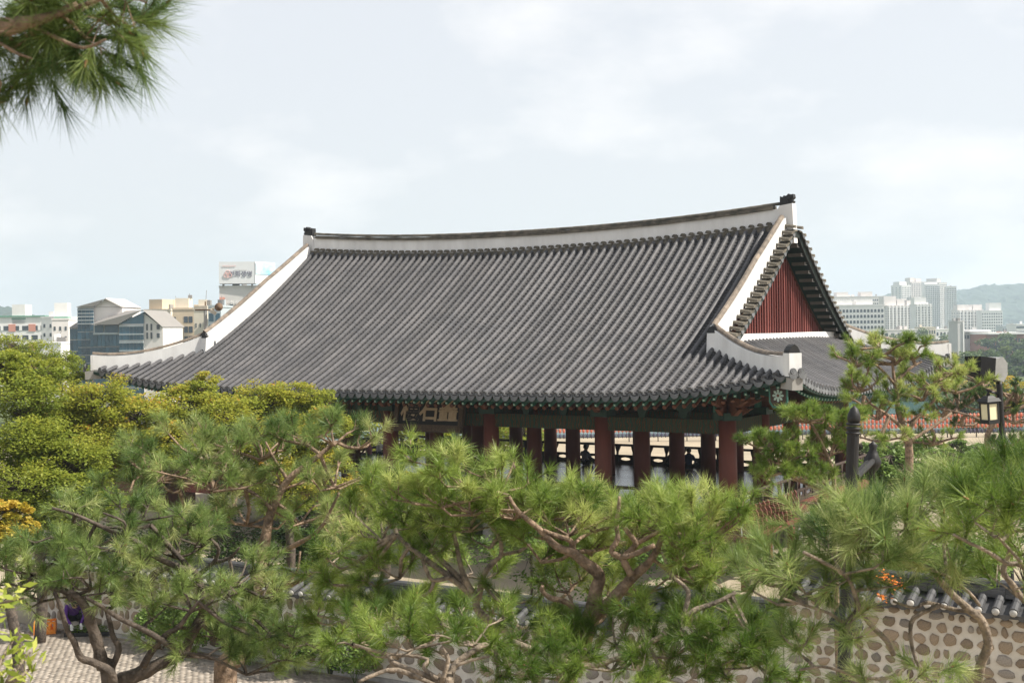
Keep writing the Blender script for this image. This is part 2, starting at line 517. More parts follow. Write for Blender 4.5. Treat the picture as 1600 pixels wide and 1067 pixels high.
def eave_set(p, ang, k):
    """p: surface point at the eave, ang: heading of the outward direction"""
    rz = ang - PI / 2
    link('round_end_tile', disc_me, ROOF, p + Vector((0, 0, 0.035)), (0.25, 0, rz))
nr = int(UC / PITCH)
half_rows = [i for i in range(-nr, nr + 1)]
for i in half_rows:                                      # front and rear slopes
    u = i * PITCH
    if abs(u) > UC - 0.18: continue
    top = 0.30 if abs(u) < 11.0 else vhip(u) + 0.05
    for sv in (-1, 1):
        if ve(u) - top < 0.25: continue
        P = path_of(lambda v: front_pt(sv, u, v), ve(u), top, 0.33 if sv < 0 else 1.2)
        V, F = cover_row(P, UX)
        MB().add(V, F).build('cover_tile_row', M['tile'], ROOF, smooth=False)
        um = u + PITCH / 2
        if abs(um) < UC - 0.15:
            tm = 0.30 if abs(um) < 11.0 else vhip(um) + 0.05
            if ve(um) - tm > 0.2:
                pan_run(lambda v: front_pt(sv, um, v), ve(um) + 0.03, tm, UX, 0.15 if sv < 0 else 1.2)
        if sv < 0:
            p = front_pt(-1, u, ve(u))
            link('round_end_tile', disc_me, ROOF, p + Vector((0, -0.01, 0.045)), (math.radians(12), 0, PI))
            if abs(um) < UC - 0.15:
                q = front_pt(-1, um, ve(um) + 0.035)
                link('drip_tile', drip_me, ROOF, q + Vector((0, 0, 0.02)), (math.radians(10), 0, PI))
            sk = max(0.0, (abs(u) - 11.25) / (UC - 11.25)) * math.copysign(1, u)      # the rafters fan out towards the corner
            link('round_rafter', rafter_me, ROOF, front_pt(-1, u, ve(u)) + Vector((-0.16 * sk, 0.98, -0.47)), (0, 0, PI + sk * 0.7), (1, max(0.22, 1 - 1.0 * abs(sk)), max(0.22, 1 - 1.0 * abs(sk))))
            link('flying_rafter', fly_me, ROOF, front_pt(-1, u, ve(u)) + Vector((0, 0.20, -0.315)), (0, 0, PI + sk * 0.7), (1, max(0.3, 1 - abs(sk)), max(0.5, 1 - .5 * abs(sk))))
nrs = int(VC / PITCH)
for i in range(-nrs, nrs + 1):                           # the two end slopes
    v = (i + 0.5) * PITCH
    if abs(v) > VC - 0.2: continue
    for sx in (1, -1):
        top = 11.0 if abs(v) < VG - 0.1 else uhip(v) + 0.05
        if ue(v) - top < 0.25: continue
        P = path_of(lambda u: side_pt(sx, u, v), ue(v), top, 0.33 if sx > 0 else 1.2)
        V, F = cover_row(P, VX)
        MB().add(V, F).build('cover_tile_row', M['tile'], ROOF)
        vm = v + PITCH / 2
        tm = 11.0 if abs(vm) < VG - 0.1 else uhip(vm) + 0.05
        if abs(vm) < VC - 0.15 and ue(vm) - tm > 0.2:
            pan_run(lambda u: side_pt(sx, u, vm), ue(vm) + 0.03, tm, VX, 0.15 if sx > 0 else 1.2)
        if sx > 0:
            p = side_pt(1, ue(v), v)
            link('round_end_tile', disc_me, ROOF, p + Vector((0.01, 0, 0.045)), (math.radians(12), 0, -PI / 2))
            if abs(vm) < VC - 0.15:
                q = side_pt(1, ue(vm) + 0.035, vm)
                link('drip_tile', drip_me, ROOF, q + Vector((0, 0, 0.02)), (math.radians(10), 0, -PI / 2))
            sk = max(0.0, (abs(v) - 6.0) / (VC - 6.0)) * math.copysign(1, v)
            link('round_rafter', rafter_me, ROOF, side_pt(1, ue(v), v) + Vector((-0.98, -0.16 * sk, -0.47)), (0, 0, -PI / 2 + sk * 0.7), (1, max(0.22, 1 - 1.0 * abs(sk)), max(0.22, 1 - 1.0 * abs(sk))))
            link('flying_rafter', fly_me, ROOF, side_pt(1, ue(v), v) + Vector((-0.20, 0, -0.315)), (0, 0, -PI / 2 + sk * 0.7), (1, max(0.3, 1 - abs(sk)), max(0.5, 1 - .5 * abs(sk))))
pm_ = MB(); pm_.v = [tuple(p) for p in pan_V]; pm_.f = pan_F
o = pm_.build('pan_tiles', M['pan'], ROOF); tag(o, kind='stuff')
# underside boarding of the whole roof
b = MB()
US = np.linspace(-UC + 0.25, UC - 0.25, 41)
for sv in (-1, 1):
    for a, c in zip(US[:-1], US[1:]):
        ta = [0.3 if abs(x) < 11 else vhip(x) for x in (a, c)]
        for k in range(6):
            q = []
            for x, t0, kk in ((a, ta[0], k), (c, ta[1], k), (c, ta[1], k + 1), (a, ta[0], k + 1)):
                v = t0 + (ve(x) - 0.12 - t0) * kk / 6
                q.append((x, sv * v, zf(x, v) - 0.14))
            b.add(q, [(0, 1, 2, 3)])
VS_ = np.linspace(-VC + 0.25, VC - 0.25, 31)
for sx in (-1, 1):
    for a, c in zip(VS_[:-1], VS_[1:]):
        ta = [10.6 if abs(x) < VG else uhip(x) for x in (a, c)]
        for k in range(4):
            q = []
            for x, t0, kk in ((a, ta[0], k), (c, ta[1], k), (c, ta[1], k + 1), (a, ta[0], k + 1)):
                u = t0 + (ue(x) - 0.12 - t0) * kk / 4
                q.append((sx * u, x, zs(u, x) - 0.14))
            b.add(q, [(0, 1, 2, 3)])
ROOF.data = b.mesh('roof', M['soffit'])
# eave boards under the tile ends
for sv in (-1, 1):
    P = [front_pt(sv, u, ve(u) - 0.03) + Vector((0, 0, -0.175)) for u in np.linspace(-UC + .1, UC - .1, 40)]
    MB().sweep(P, [(-0.05, -0.06), (0.05, -0.06), (0.05, 0.05), (-0.05, 0.05)], VX).build('eave_board', M['dark_green'], ROOF)
    P = [side_pt(sv, ue(v) - 0.03, v) + Vector((0, 0, -0.175)) for v in np.linspace(-VC + .1, VC - .1, 30)]
    MB().sweep(P, [(-0.05, -0.06), (0.05, -0.06), (0.05, 0.05), (-0.05, 0.05)], UX).build('eave_board', M['dark_green'], ROOF)
    P = [front_pt(sv, u, ve(u) - 0.92) + Vector((0, 0, -0.44)) for u in np.linspace(-UC + 1.0, UC - 1.0, 40)]
    MB().sweep(P, [(-0.05, -0.05), (0.05, -0.05), (0.05, 0.06), (-0.05, 0.06)], VX).build('eave_board', M['dark_green'], ROOF)

# --- main ridge
def zr(u): return 10.93 + 0.47 * (abs(u) / 11.2) ** 2.2
RIDGE = MB()
RU = np.linspace(-11.25, 11.25, 46)
P = [Vector((u, 0, zr(u))) for u in RU]
RIDGE.sweep(P, [(-0.17, 0.15), (0.17, 0.15), (0.15, 0.77), (-0.15, 0.77)], VX)
RIDGE = RIDGE.build('main_ridge', M['plaster'], PAV)
for lo, hi, w in ((-0.12, 0.10, 0.36), (0.104, 0.20, 0.31)):
    MB().sweep(P, [(-w, lo), (w, lo), (w, hi), (-w, hi)], VX).build('ridge_base_course', M['old_tile'], RIDGE)
for lo, hi, w in ((0.772, 0.83, 0.24), (0.835, 0.90, 0.20)):
    Pq = [p + Vector((0, 0, random.uniform(-.012, .012))) for p in P[1:-1]]
    MB().sweep(Pq, [(-w, lo), (w, lo), (w, hi), (-w, hi)], VX).build('ridge_tile_course', M['old_tile'], RIDGE)
for k in range(36):                                       # cover tiles along the very top
    u0, u1 = -10.9 + 21.8 * k / 36, -10.9 + 21.8 * (k + 1) / 36 + 0.03
    a, c = Vector((u0, 0, zr(u0) + 0.892)), Vector((u1, 0, zr(u1) + 0.892))
    V, F = cover_row([a, c], VX, 0.10)
    MB().add(V, F).build('ridge_cap_tile', M['old_tile'], RIDGE)
pb = MB()
pb.tube([(0, 0.06, 0), (0, -0.37, 0)], 0.085, 8)
for i in range(-32, 33):
    um = i * PITCH + PITCH / 2
    if abs(um) > 11.0: continue
    V, F = cover_row([Vector((0, -0.34, 0)), Vector((0, 0.0, 0.02))], UX, 0.092)
    if i == -32 or 'rb_me' not in globals():
        rb_me = MB().add(V, F).mesh('ridge_round_tile', M['old_tile'])
    link('ridge_round_tile', rb_me, RIDGE, (um, 0, zr(um) + 0.195))
# ridge ends: white block and a dark beast-head tile
def beast(parent, loc, rz, s=1.0):
    b = MB()
    b.prism([(-0.2, 0), (0.22, 0.04), (0.26, 0.13), (0.19, 0.17), (0.27, 0.24), (0.25, 0.36), (0.16, 0.33), (0.1, 0.38), (0.02, 0.31), (-0.06, 0.33), (-0.1, 0.27), (-0.19, 0.31)], -0.12, 0.12)
    b.prism([(0.1, 0.2), (0.22, 0.24), (0.2, 0.3), (0.1, 0.3)], -0.16, 0.16)
    b.prism([(-0.16, 0.05), (0.1, 0.05), (0.06, 0.2), (-0.14, 0.22)], -0.15, 0.15)
    return link('ridge_ornament', b.mesh('ridge_ornament', M['iron']), parent, loc, (0, 0, rz), (s, s, s))
for sx in (-1, 1):
    b = MB()
    zb = zr(11.2)
    b.prism([(10.75, zb - 0.5), (11.52, zb - 0.5), (11.47, zb + 0.92), (11.0, zb + 0.86), (10.9, zb + 0.70)], -0.19, 0.19, Matrix.Scale(sx, 4, Vector((1, 0, 0))) if sx < 0 else None)
    b.build('ridge_end_block', M['plaster'], RIDGE)
    beast(RIDGE, (sx * 11.2, 0, zb + 0.86), 0 if sx > 0 else PI, 1.1)

# --- descending ridges on the verges and hip ridges to the corners
def wall_ridge(name, P, side, h, w, cap=True, hw=None, caploc=0):
    b = MB()
    hs = h if isinstance(h, list) else [h] * len(P)
    V, F = [], []
    sec4 = [(-w, -0.12), (w, -0.12), (w * 0.86, 1), (-w * 0.86, 1)]
    for p, hh in zip(P, hs):
        for a, bb in sec4:
            V.append(Vector(p) + Vector(side) * a + Vector((0, 0, hh if bb == 1 else bb)))
    n = 4
    for i in range(len(P) - 1):
        for k in range(n):
            k2 = (k + 1) % n
            F.append((i * n + k, i * n + k2, (i + 1) * n + k2, (i + 1) * n + k))
    F += [(3, 2, 1, 0), tuple((len(P) - 1) * n + k for k in range(4))]
    o = b.add(V, F).build(name, M['plaster'], PAV)
    top = [Vector(p) + Vector((0, 0, hh)) for p, hh in zip(P, hs)]
    for i in range(len(top) - 1):
        a, c = top[i], top[i + 1]
        d = (c - a)
        V, F = cover_row([a - d * 0.02, c + d * 0.03], Vector(side), 0.095)
        MB().add(V, F).build('ridge_cap_tile', M['brown_tile'], o)
    return o
for sx in (-1, 1):
    for sv in (-1, 1):
        vs_ = np.linspace(0.30, VG + 0.1, 22)
        P = [Vector((sx * 11.12, sv * v, zf(11.12, v))) for v in vs_]
        hs = [0.36 + 0.34 * min(1.0, i / 9) ** 0.8 for i in range(22)]
        D = wall_ridge('descending_ridge', P, UX, hs, 0.17)
        b = MB()                                          # foot block with a dark round end tile
        p = P[-1]
        b.prism([(sv * (VG - 0.12), p.z - 0.12), (sv * (VG + 0.30), p.z - 0.30), (sv * (VG + 0.22), p.z + 0.50), (sv * (VG - 0.12), p.z + 0.62)], -0.185, 0.185,
                Matrix(((0, 1, 0, sx * 11.12), (1, 0, 0, 0), (0, 0, 1, 0), (0, 0, 0, 1))))
        b.build('ridge_foot_block', M['plaster'], D)
        b = MB()
        b.prism([(-0.17, 0), (-0.17, 0.08), (-0.1, 0.2), (0, 0.235), (0.1, 0.2), (0.17, 0.08), (0.17, 0)], -0.16, 0.03)
        link('ridge_end_tile', b.mesh('ridge_end_tile', M['iron']), D, (sx * 11.12, sv * (VG + 0.2), p.z + 0.50), (0.15 * -sv, 0, 0 if sv > 0 else PI))
        # hip ridge
        n = 16
        P, hs = [], []
        for i in range(n):
            t = i / (n - 1)
            u = UG + (UC - 0.12 - UG) * t; v = VG + (VC - 0.10 - VG) * t
            P.append(Vector((sx * u, sv * v, zf(u, v))))
            hs.append(0.60 - 0.14 * math.sin(PI * t) ** 0.8 - 0.12 * t ** 2)
        d = (P[-1] - P[0]); d.z = 0; d.normalize()
        Hh = wall_ridge('hip_ridge', P, Vector((-d.y, d.x, 0)), hs, 0.17)
        b = MB()
        e = P[-1]
        rot = Matrix.Rotation(math.atan2(d.y, d.x), 3, 'Z')
        near = sx > 0 and sv < 0                          # only the near corner shows its end block and ornament
        if not near: b.box(e + Vector((0, 0, 0.16)), (0.12, 0.33, 0.62), rot)
        else: b.box(e + d * 0.02 + Vector((0, 0, 0.20)), (0.34, 0.40, 0.66), rot)
        b.build('ridge_foot_block', M['plaster'], Hh)
        b = MB()
        b.prism([(-0.17, 0), (-0.16, 0.09), (-0.09, 0.19), (0, 0.25), (0.09, 0.19), (0.16, 0.09), (0.17, 0)], -0.15, 0.15)
        if near: link('ridge_end_tile', b.mesh('ridge_end_tile', M['iron']), Hh, e + Vector((0, 0, 0.532)), (0, 0, math.atan2(d.y, d.x) - PI / 2))
        # the corner pair of tiles and the hip rafter under it
        for off in (-0.13, 0.13):
            nd = Vector((-d.y, d.x, 0))
            q = e + d * 0.30 + nd * off + Vector((0, 0, 0.02))
            link('round_end_tile', disc_me, ROOF, q, (0.2, 0, math.atan2(d.y, d.x) - PI / 2))
            link('drip_tile', drip_me, ROOF, q + Vector((0, 0, -0.03)) + nd * off * 0.2, (0.15, 0, math.atan2(d.y, d.x) - PI / 2))
        b = MB()
        b.box((0, 0, 0), (3.6, 0.30, 0.36), Matrix.Rotation(0.16, 3, 'Y'))
        hr = link('hip_rafter', b.mesh('hip_rafter', M['dark_green']), ROOF, e - d * 1.72 + Vector((0, 0, -0.02)), (0, 0, math.atan2(d.y, d.x)))
        b = MB()
        b.box((0, 0, 0), (0.62, 0.34, 0.34), Matrix.Rotation(0.05, 3, 'Y'))
        link('hip_rafter_cap', b.mesh('hip_rafter_cap', M['concrete']), ROOF, e - d * 0.03 + Vector((0, 0, -0.33)), (0, 0, math.atan2(d.y, d.x)))
        b = MB()
        b.box((0, 0, 0), (2.2, 0.36, 0.42), Matrix.Rotation(0.1, 3, 'Y'))
        lr = link('lower_hip_rafter', b.mesh('lower_hip_rafter', M['dark_green']), ROOF, e - d * 2.0 + Vector((0, 0, -0.45)), (0, 0, math.atan2(d.y, d.x)))
        if sx > 0 and sv < 0:                             # painted lotus panel facing the front at the corner
            b = MB(); b.cur = 0
            b.prism([(-0.33, 0.36), (0.33, 0.36), (0.33, -0.22), (0.2, -0.4), (-0.2, -0.4), (-0.33, -0.22)], 0, 0.05); b.cur = 1
            b.prism([(-0.27, 0.31), (0.27, 0.31), (0.27, -0.19), (0.16, -0.33), (-0.16, -0.33), (-0.27, -0.19)], 0.05, 0.06); b.cur = 2
            for k in range(8):
                a = 2 * PI * k / 8
                b.prism([(0.05 * math.cos(a + .5) , 0.05 * math.sin(a + .5)), (0.17 * math.cos(a + .25), 0.17 * math.sin(a + .25)), (0.21 * math.cos(a), 0.21 * math.sin(a)), (0.17 * math.cos(a - .25), 0.17 * math.sin(a - .25)), (0.05 * math.cos(a - .5), 0.05 * math.sin(a - .5))], 0.06, 0.068)
            b.cur = 3
            b.prism([(0.05 * math.cos(2 * PI * k / 8), 0.05 * math.sin(2 * PI * k / 8)) for k in range(8)], 0.06, 0.075)
            link('painted_corner_panel', b.mesh('painted_corner_panel', [M['green'], M['under'], M['white_dot'], M['orange_brown']]), ROOF,
                 e - d * 1.02 + Vector((0.26, -0.30, -0.70)), (0, 0, PI), (0.85, 1, 0.9))

# --- gables
for sx in (-1, 1):
    G = empty('gable_wall'); G.parent = PAV
    k = 0
    v = -5.75
    while v < 5.75:
        vm = v + 0.125
        top = zf(10.8, vm) - 0.72
        if top > 7.5:
            b = MB()
            t0, t1 = zf(10.8, v) - 0.72, zf(10.8, v + 0.25) - 0.72
            dx = random.uniform(-.012, .012)
            X0, X1 = sx * (10.78 + dx), sx * (10.84 + dx)
            b.add([(X0, v + .006, 7.4), (X1, v + .006, 7.4), (X1, v + .244, 7.4), (X0, v + .244, 7.4), (X0, v + .006, t0), (X1, v + .006, t0), (X1, v + .244, t1), (X0, v + .244, t1)],
                  [(0, 1, 2, 3), (4, 5, 6, 7), (0, 4, 5, 1), (1, 5, 6, 2), (2, 6, 7, 3), (3, 7, 4, 0)])
            b.build('gable_board', M['red_wood'], G)
            b = MB()
            b.box((sx * 10.865, v + 0.25, (7.4 + t1) / 2), (0.05, 0.05, t1 - 7.4))
            b.build('gable_batten', M['red_wood'], G)
        v += 0.25
    # white course along the foot of the gable
    P = [Vector((sx * 11.02, vv, zs(11.05, vv) + 0.02)) for vv in np.linspace(-VG + .25, VG - .25, 20)]
    b = MB()
    hs = [0.18 + 0.13 * (abs(vv) / VG) ** 2 for vv in np.linspace(-VG + .25, VG - .25, 20)]
    V, F = [], []
    for p, hh in zip(P, hs):
        for a, z in ((-0.17, -0.3), (0.17, -0.3), (0.15, hh), (-0.15, hh)):
            V.append(p + Vector((a, 0, z)))
    for i in range(19):
        for q in range(4):
            F.append((i * 4 + q, i * 4 + (q + 1) % 4, (i + 1) * 4 + (q + 1) % 4, (i + 1) * 4 + q))
    b.add(V, F).build('gable_foot_course', M['plaster'], G)
    for sv in (-1, 1):
        vv = np.linspace(0.0, VG - 0.3, 24)
        b = MB(); V, F = [], []
        for v_ in vv:                                     # barge board
            z = zf(11.3, max(v_, 0.35)) + (0.1 if v_ < 0.35 else 0)
            for a, zz in ((11.46, z - 0.40), (11.54, z - 0.40), (11.54, z - 0.12), (11.46, z - 0.12)):
                V.append((sx * a, sv * v_, zz))
        for i in range(23):
            for q in range(4):
                F.append((i * 4 + q, i * 4 + (q + 1) % 4, (i + 1) * 4 + (q + 1) % 4, (i + 1) * 4 + q))
        b.add(V, F).build('barge_board', M['barge'], G)
        b = MB(); V, F = [], []
        for v_ in vv:                                     # verge soffit back to the wall
            z = zf(11.0, max(v_, 0.35)) - 0.2
            V += [(sx * 10.7, sv * v_, z), (sx * 11.47, sv * v_, z)]
        for i in range(23): F.append((2 * i, 2 * i + 1, 2 * i + 3, 2 * i + 2))
        b.add(V, F).build('verge_soffit', M['dark_green'], G)
        if sx > 0:                                       # lookout blocks under the verge, edged in white
            if 'look_me' not in globals():
                x = MB(); x.cur = 0
                x.box((0.0, 0, 0), (0.50, 0.22, 0.11)); x.cur = 1
                x.box((0.258, 0, -0.05), (0.014, 0.23, 0.016)); x.box((0.258, 0.106, 0), (0.014, 0.016, 0.11))
                look_me = x.mesh('verge_lookout', [M['lookout'], M['plaster']])
            for i in range(14):
                v_ = 0.55 + (VG - 1.3) * i / 13
                link('verge_lookout', look_me, G, (sx * 11.16, sv * v_, zf(11.0, v_) - 0.40), (0, 0, 0), (1, -sv, 1))
        n = 19
        pb = MB()
        V, F = cover_row([Vector((0.38, 0, -0.02)), Vector((0, 0, 0.04))], VX, 0.098)
        pb.add(V, F)
        if 'verge_me' not in globals(): verge_me = pb.mesh('verge_tile', M['old_tile'])
        for i in range(n):
            v_ = 0.38 + (VG - 0.55 - 0.38) * i / (n - 1)
            link('verge_tile', verge_me, G, (sx * 11.26, sv * v_, zf(11.2, v_) + 0.02), (0, 0, 0 if sx > 0 else PI))
            if i < n - 1:
                v2 = v_ + (VG - 0.93) / (n - 1) / 2
                link('verge_drip_tile', drip_me, G, (sx * 11.62, sv * v2, zf(11.2, v2) - 0.01), (0.1, 0, -PI / 2 if sx > 0 else PI / 2), (0.95, 1, 0.9))
        # flat tile bed under the verge tiles
        b = MB(); V, F = [], []
        for v_ in np.linspace(0.1, VG - 0.1, 24):
            z = zf(11.2, max(v_, 0.35))
            V += [(sx * 11.2, sv * v_, z - 0.02), (sx * 11.63, sv * v_, z - 0.04), (sx * 11.63, sv * v_, z - 0.09), (sx * 11.2, sv * v_, z - 0.12)]
        for i in range(23):
            for q in range(4):
                F.append((i * 4 + q, i * 4 + (q + 1) % 4, (i + 1) * 4 + (q + 1) % 4, (i + 1) * 4 + q))
        b.add(V, F).build('verge_bed', M['old_tile'], G)

# --- frame: columns, lintels, brackets, purlins
COLU = [-11.25, -6.75, -2.25, 2.25, 6.75, 11.25]
COLV = [-6.0, -3.0, 0.0, 3.0, 6.0]
def paint_mat():
    """painted beam: dark olive ground, red and ochre bands repeated near the ends of each bay"""
    m = mat('painted_beam', (0.040, 0.030, 0.017), 0.8, scale=6, col2=(0.022, 0.02, 0.012), spec=0.05)
    nt = m.node_tree; n = nt.nodes; l = nt.links
    b_ = n['Principled BSDF']
    src = b_.inputs['Base Color'].links[0].from_socket
    w = n.new('ShaderNodeTexWave'); w.inputs['Scale'].default_value = 1.7; w.inputs['Distortion'].default_value = 4.0; w.inputs['Detail'].default_value = 2; w.inputs['Detail Scale'].default_value = 3
    t = n.new('ShaderNodeTexCoord'); l.new(t.outputs['Object'], w.inputs['Vector'])
    r = n.new('ShaderNodeValToRGB'); e = r.color_ramp.elements
    r.color_ramp.interpolation = 'CONSTANT'
    e[0].position = 0.0; e[0].color = (0.03, 0.09, 0.065, 1)
    e[1].position = 0.3; e[1].color = (0.06, 0.055, 0.035, 1)
    for p_, c_ in ((0.62, (0.19, 0.05, 0.03)), (0.78, (0.17, 0.11, 0.05)), (0.88, (0.03, 0.08, 0.06))):
        x = e.new(p_); x.color = (*c_, 1)
    l.new(w.outputs['Fac'], r.inputs['Fac'])
    mx = n.new('ShaderNodeMixRGB'); mx.inputs['Fac'].default_value = 0.5
    l.new(src, mx.inputs['Color1']); l.new(r.outputs['Color'], mx.inputs['Color2']); l.new(mx.outputs[0], b_.inputs['Base Color'])
    return m
M['beam_paint'] = paint_mat()
pb = MB()
pb.lathe([(0.30, FLOOR - 0.03), (0.295, 3.2), (0.275, 4.95)], 16)
col_me = pb.mesh('column', M['col_red'], smooth=True)
pb = MB(); pb.lathe([(0.42, -0.02), (0.36, 0.5), (0.33, FLOOR - 0.05)], 10)
base_me = pb.mesh('base_post', M['stone_grey'], smooth=True)
for u in COLU:
    for v in COLV:
        c = link('column', col_me, PAV, (u, v, 0))
        link('base_post', base_me, PAV, (u, v, 0))
def beam(name, a, b_, w, h, m, parent=PAV):
    a, b_ = Vector(a), Vector(b_)
    d = b_ - a
    x = MB(); x.box((0, 0, 0), (d.length, w, h))
    return link(name, x.mesh(name, m), parent, (a + b_) / 2, (0, 0, math.atan2(d.y, d.x)))
for v in COLV:
    for a, c in zip(COLU[:-1], COLU[1:]):
        edge = abs(v) == 6.0
        beam('lintel', (a + 0.25, v, 4.72), (c - 0.25, v, 4.72), 0.26, 0.46, M['beam_paint'])
        if edge:
            beam('purlin', (a, v, 5.95), (c, v, 5.95), 0.34, 0.34, M['green'])
            for k in (1, 2):                              # little flower blocks between the column heads
                uu = a + (c - a) * k / 3
                b = MB(); b.prism([(-0.30, 0.30), (-0.16, 0.22), (-0.10, 0.0), (0.10, 0.0), (0.16, 0.22), (0.30, 0.30), (0.40, 0.52), (0.22, 0.62), (-0.22, 0.62), (-0.40, 0.52)], -0.08, 0.08)
                link('flower_block', b.mesh('flower_block', M['dark_green']), PAV, (uu, v, 4.96))
for u in COLU:
    for a, c in zip(COLV[:-1], COLV[1:]):
        edge = abs(u) == 11.25
        beam('lintel', (u, a + 0.25, 4.71), (u, c - 0.25, 4.71), 0.26, 0.46, M['beam_paint'])
        if edge: beam('purlin', (u, a, 5.96), (u, c, 5.96), 0.34, 0.34, M['green'])
        if abs(u) < 11: beam('tie_beam', (u, a, 5.55), (u, c, 5.55), 0.4, 0.5, M['under'])
# winged brackets on the column heads
pb = MB(); pb.cur = 0
pb.box((0, 0, 0.12), (0.62, 0.62, 0.24)); pb.cur = 1
for z, L in ((0.30, 0.75), (0.58, 1.05)):
    pb.prism([(-0.4, z - 0.12), (L * 0.6, z - 0.14), (L, z + 0.08), (L * 0.86, z + 0.06), (L * 0.7, z + 0.14), (-0.4, z + 0.14)], -0.075, 0.075)
pb.cur = 0
pb.prism([(0.2, 0.72), (0.95, 0.70), (1.12, 0.86), (0.9, 1.0), (0.2, 0.98)], -0.07, 0.07)
pb.cur = 2
for z in (0.34, 0.62):
    pb.box((0, 0, z), (0.12, 1.25 if z > 0.5 else 0.9, 0.2))
pb.cur = 3
for y in (-0.55, 0, 0.55):
    pb.box((0.02, y, 0.80), (0.22, 0.22, 0.14))
brk_me = pb.mesh('bracket', [M['dark_green'], M['orange_brown'], M['green'], M['under']])
for u in COLU:
    for v, rz in ((-6.0, -PI / 2), (6.0, PI / 2)):
        if abs(u) < 11: link('bracket', brk_me, PAV, (u, v, 4.95), (0, 0, rz))
for v in COLV[1:-1]:
    for u, rz in ((-11.25, PI), (11.25, 0)):
        link('bracket', brk_me, PAV, (u, v, 4.95), (0, 0, rz))
for u in (-11.25, 11.25):
    for v in (-6.0, 6.0):
        for k in range(3):
            rz = math.atan2(v, u) if k == 1 else (math.atan2(0, u) if k == 0 else math.atan2(v, 0))
            if k == 1: rz = math.atan2(math.copysign(1, v), math.copysign(1, u))
            link('bracket', brk_me, PAV, (u, v, 4.95 + 0.004 * k), (0, 0, rz), (1.15, 1, 1) if k != 1 else (1.5, 1.0, 1.02))
# --- floor of broad planks, with skirt and railing
M['plank'] = mat('polished_floor_plank', (0.115, 0.075, 0.05), 0.22, scale=3, col2=(0.075, 0.05, 0.036), rand=0.25, stretch=(0.2, 2, 1), spec=0.7)
n = 40
w = 13.6 / n
for k in range(n):
    b = MB(); b.box((0, 0, 0), (24.2, w - 0.014, 0.07))
    if k == 0: pl_me = b.mesh('floor_plank', M['plank'])
    link('floor_plank', pl_me, PAV, (0, -6.8 + w * (k + 0.5), FLOOR - 0.035 + random.uniform(-.004, .004)))
for v in (-6.86, 6.86): beam('floor_beam', (-12.1, v, FLOOR - 0.2), (12.1, v, FLOOR - 0.2), 0.12, 0.42, M['red_wood'])
for u in (-12.16, 12.16): beam('floor_beam', (u, -6.9, FLOOR - 0.2), (u, 6.9, FLOOR - 0.2), 0.12, 0.42, M['red_wood'])
pb = MB()                                                 # S-shaped railing stanchion with lotus top
pb.prism([(-0.05, 0.0), (0.05, 0.0), (0.07, 0.25), (0.03, 0.38), (0.04, 0.52), (0.12, 0.68), (0.16, 0.80), (-0.10, 0.80), (-0.08, 0.68), (-0.03, 0.52), (-0.04, 0.38), (-0.06, 0.2)], -0.05, 0.05)
st_me = pb.mesh('railing_post', M['under'])
def rail_run(a, b_, nposts):
    a, b_ = Vector(a), Vector(b_)
    d = (b_ - a); rz = math.atan2(d.y, d.x)
    MB().tube([a + Vector((0, 0, 0.83)), b_ + Vector((0, 0, 0.83))], 0.055, 8).build('top_rail', M['under'], PAV)
    beam('mid_rail', a + Vector((0, 0, 0.36)), b_ + Vector((0, 0, 0.36)), 0.09, 0.07, M['under'])
    beam('bottom_rail', a + Vector((0, 0, 0.05)), b_ + Vector((0, 0, 0.05)), 0.09, 0.10, M['under'])
    for i in range(nposts + 1):
        link('railing_post', st_me, PAV, a + d * i / nposts, (0, 0, rz))
    for i in range(nposts):                               # low panels with an oval opening cut through
        c = a + d * (i + 0.5) / nposts
        L = d.length / nposts
        x = MB()
        K = 12
        outer = [(-L / 2 + .06, 0.1), (0, 0.1), (L / 2 - .06, 0.1), (L / 2 - .06, 0.21), (L / 2 - .06, 0.33), (0, 0.33), (-L / 2 + .06, 0.33), (-L / 2 + .06, 0.21)]
        inner = [(L * 0.30 * math.cos(t), 0.215 + 0.075 * math.sin(t)) for t in (-2.5, -PI / 2, -0.64, 0, 0.64, PI / 2, 2.5, PI)]
        V = [(x_, y_, z_) for y_ in (-0.02, 0.02) for x_, z_ in outer + inner]
        F = []
        for o_ in (0, 16):
            for q in range(8): F.append((o_ + q, o_ + (q + 1) % 8, o_ + 8 + (q + 1) % 8, o_ + 8 + q))
        for q in range(8): F.append((8 + q, 8 + (q + 1) % 8, 24 + (q + 1) % 8, 24 + q))
        x.add(V, F)
        key = round(L, 3)
        if key not in rail_cache: rail_cache[key] = x.mesh('railing_panel', M['under'])
        link('railing_panel', rail_cache[key], PAV, c, (0, 0, rz))
rail_cache = {}
rail_run((-12.0, 6.72, FLOOR), (12.0, 6.72, FLOOR), 30)
rail_run((12.0, -6.72, FLOOR), (12.0, 6.72, FLOOR), 16)
rail_run((-12.0, -6.72, FLOOR), (-12.0, 6.72, FLOOR), 16)
rail_run((-12.0, -6.72, FLOOR), (9.2, -6.72, FLOOR), 26)
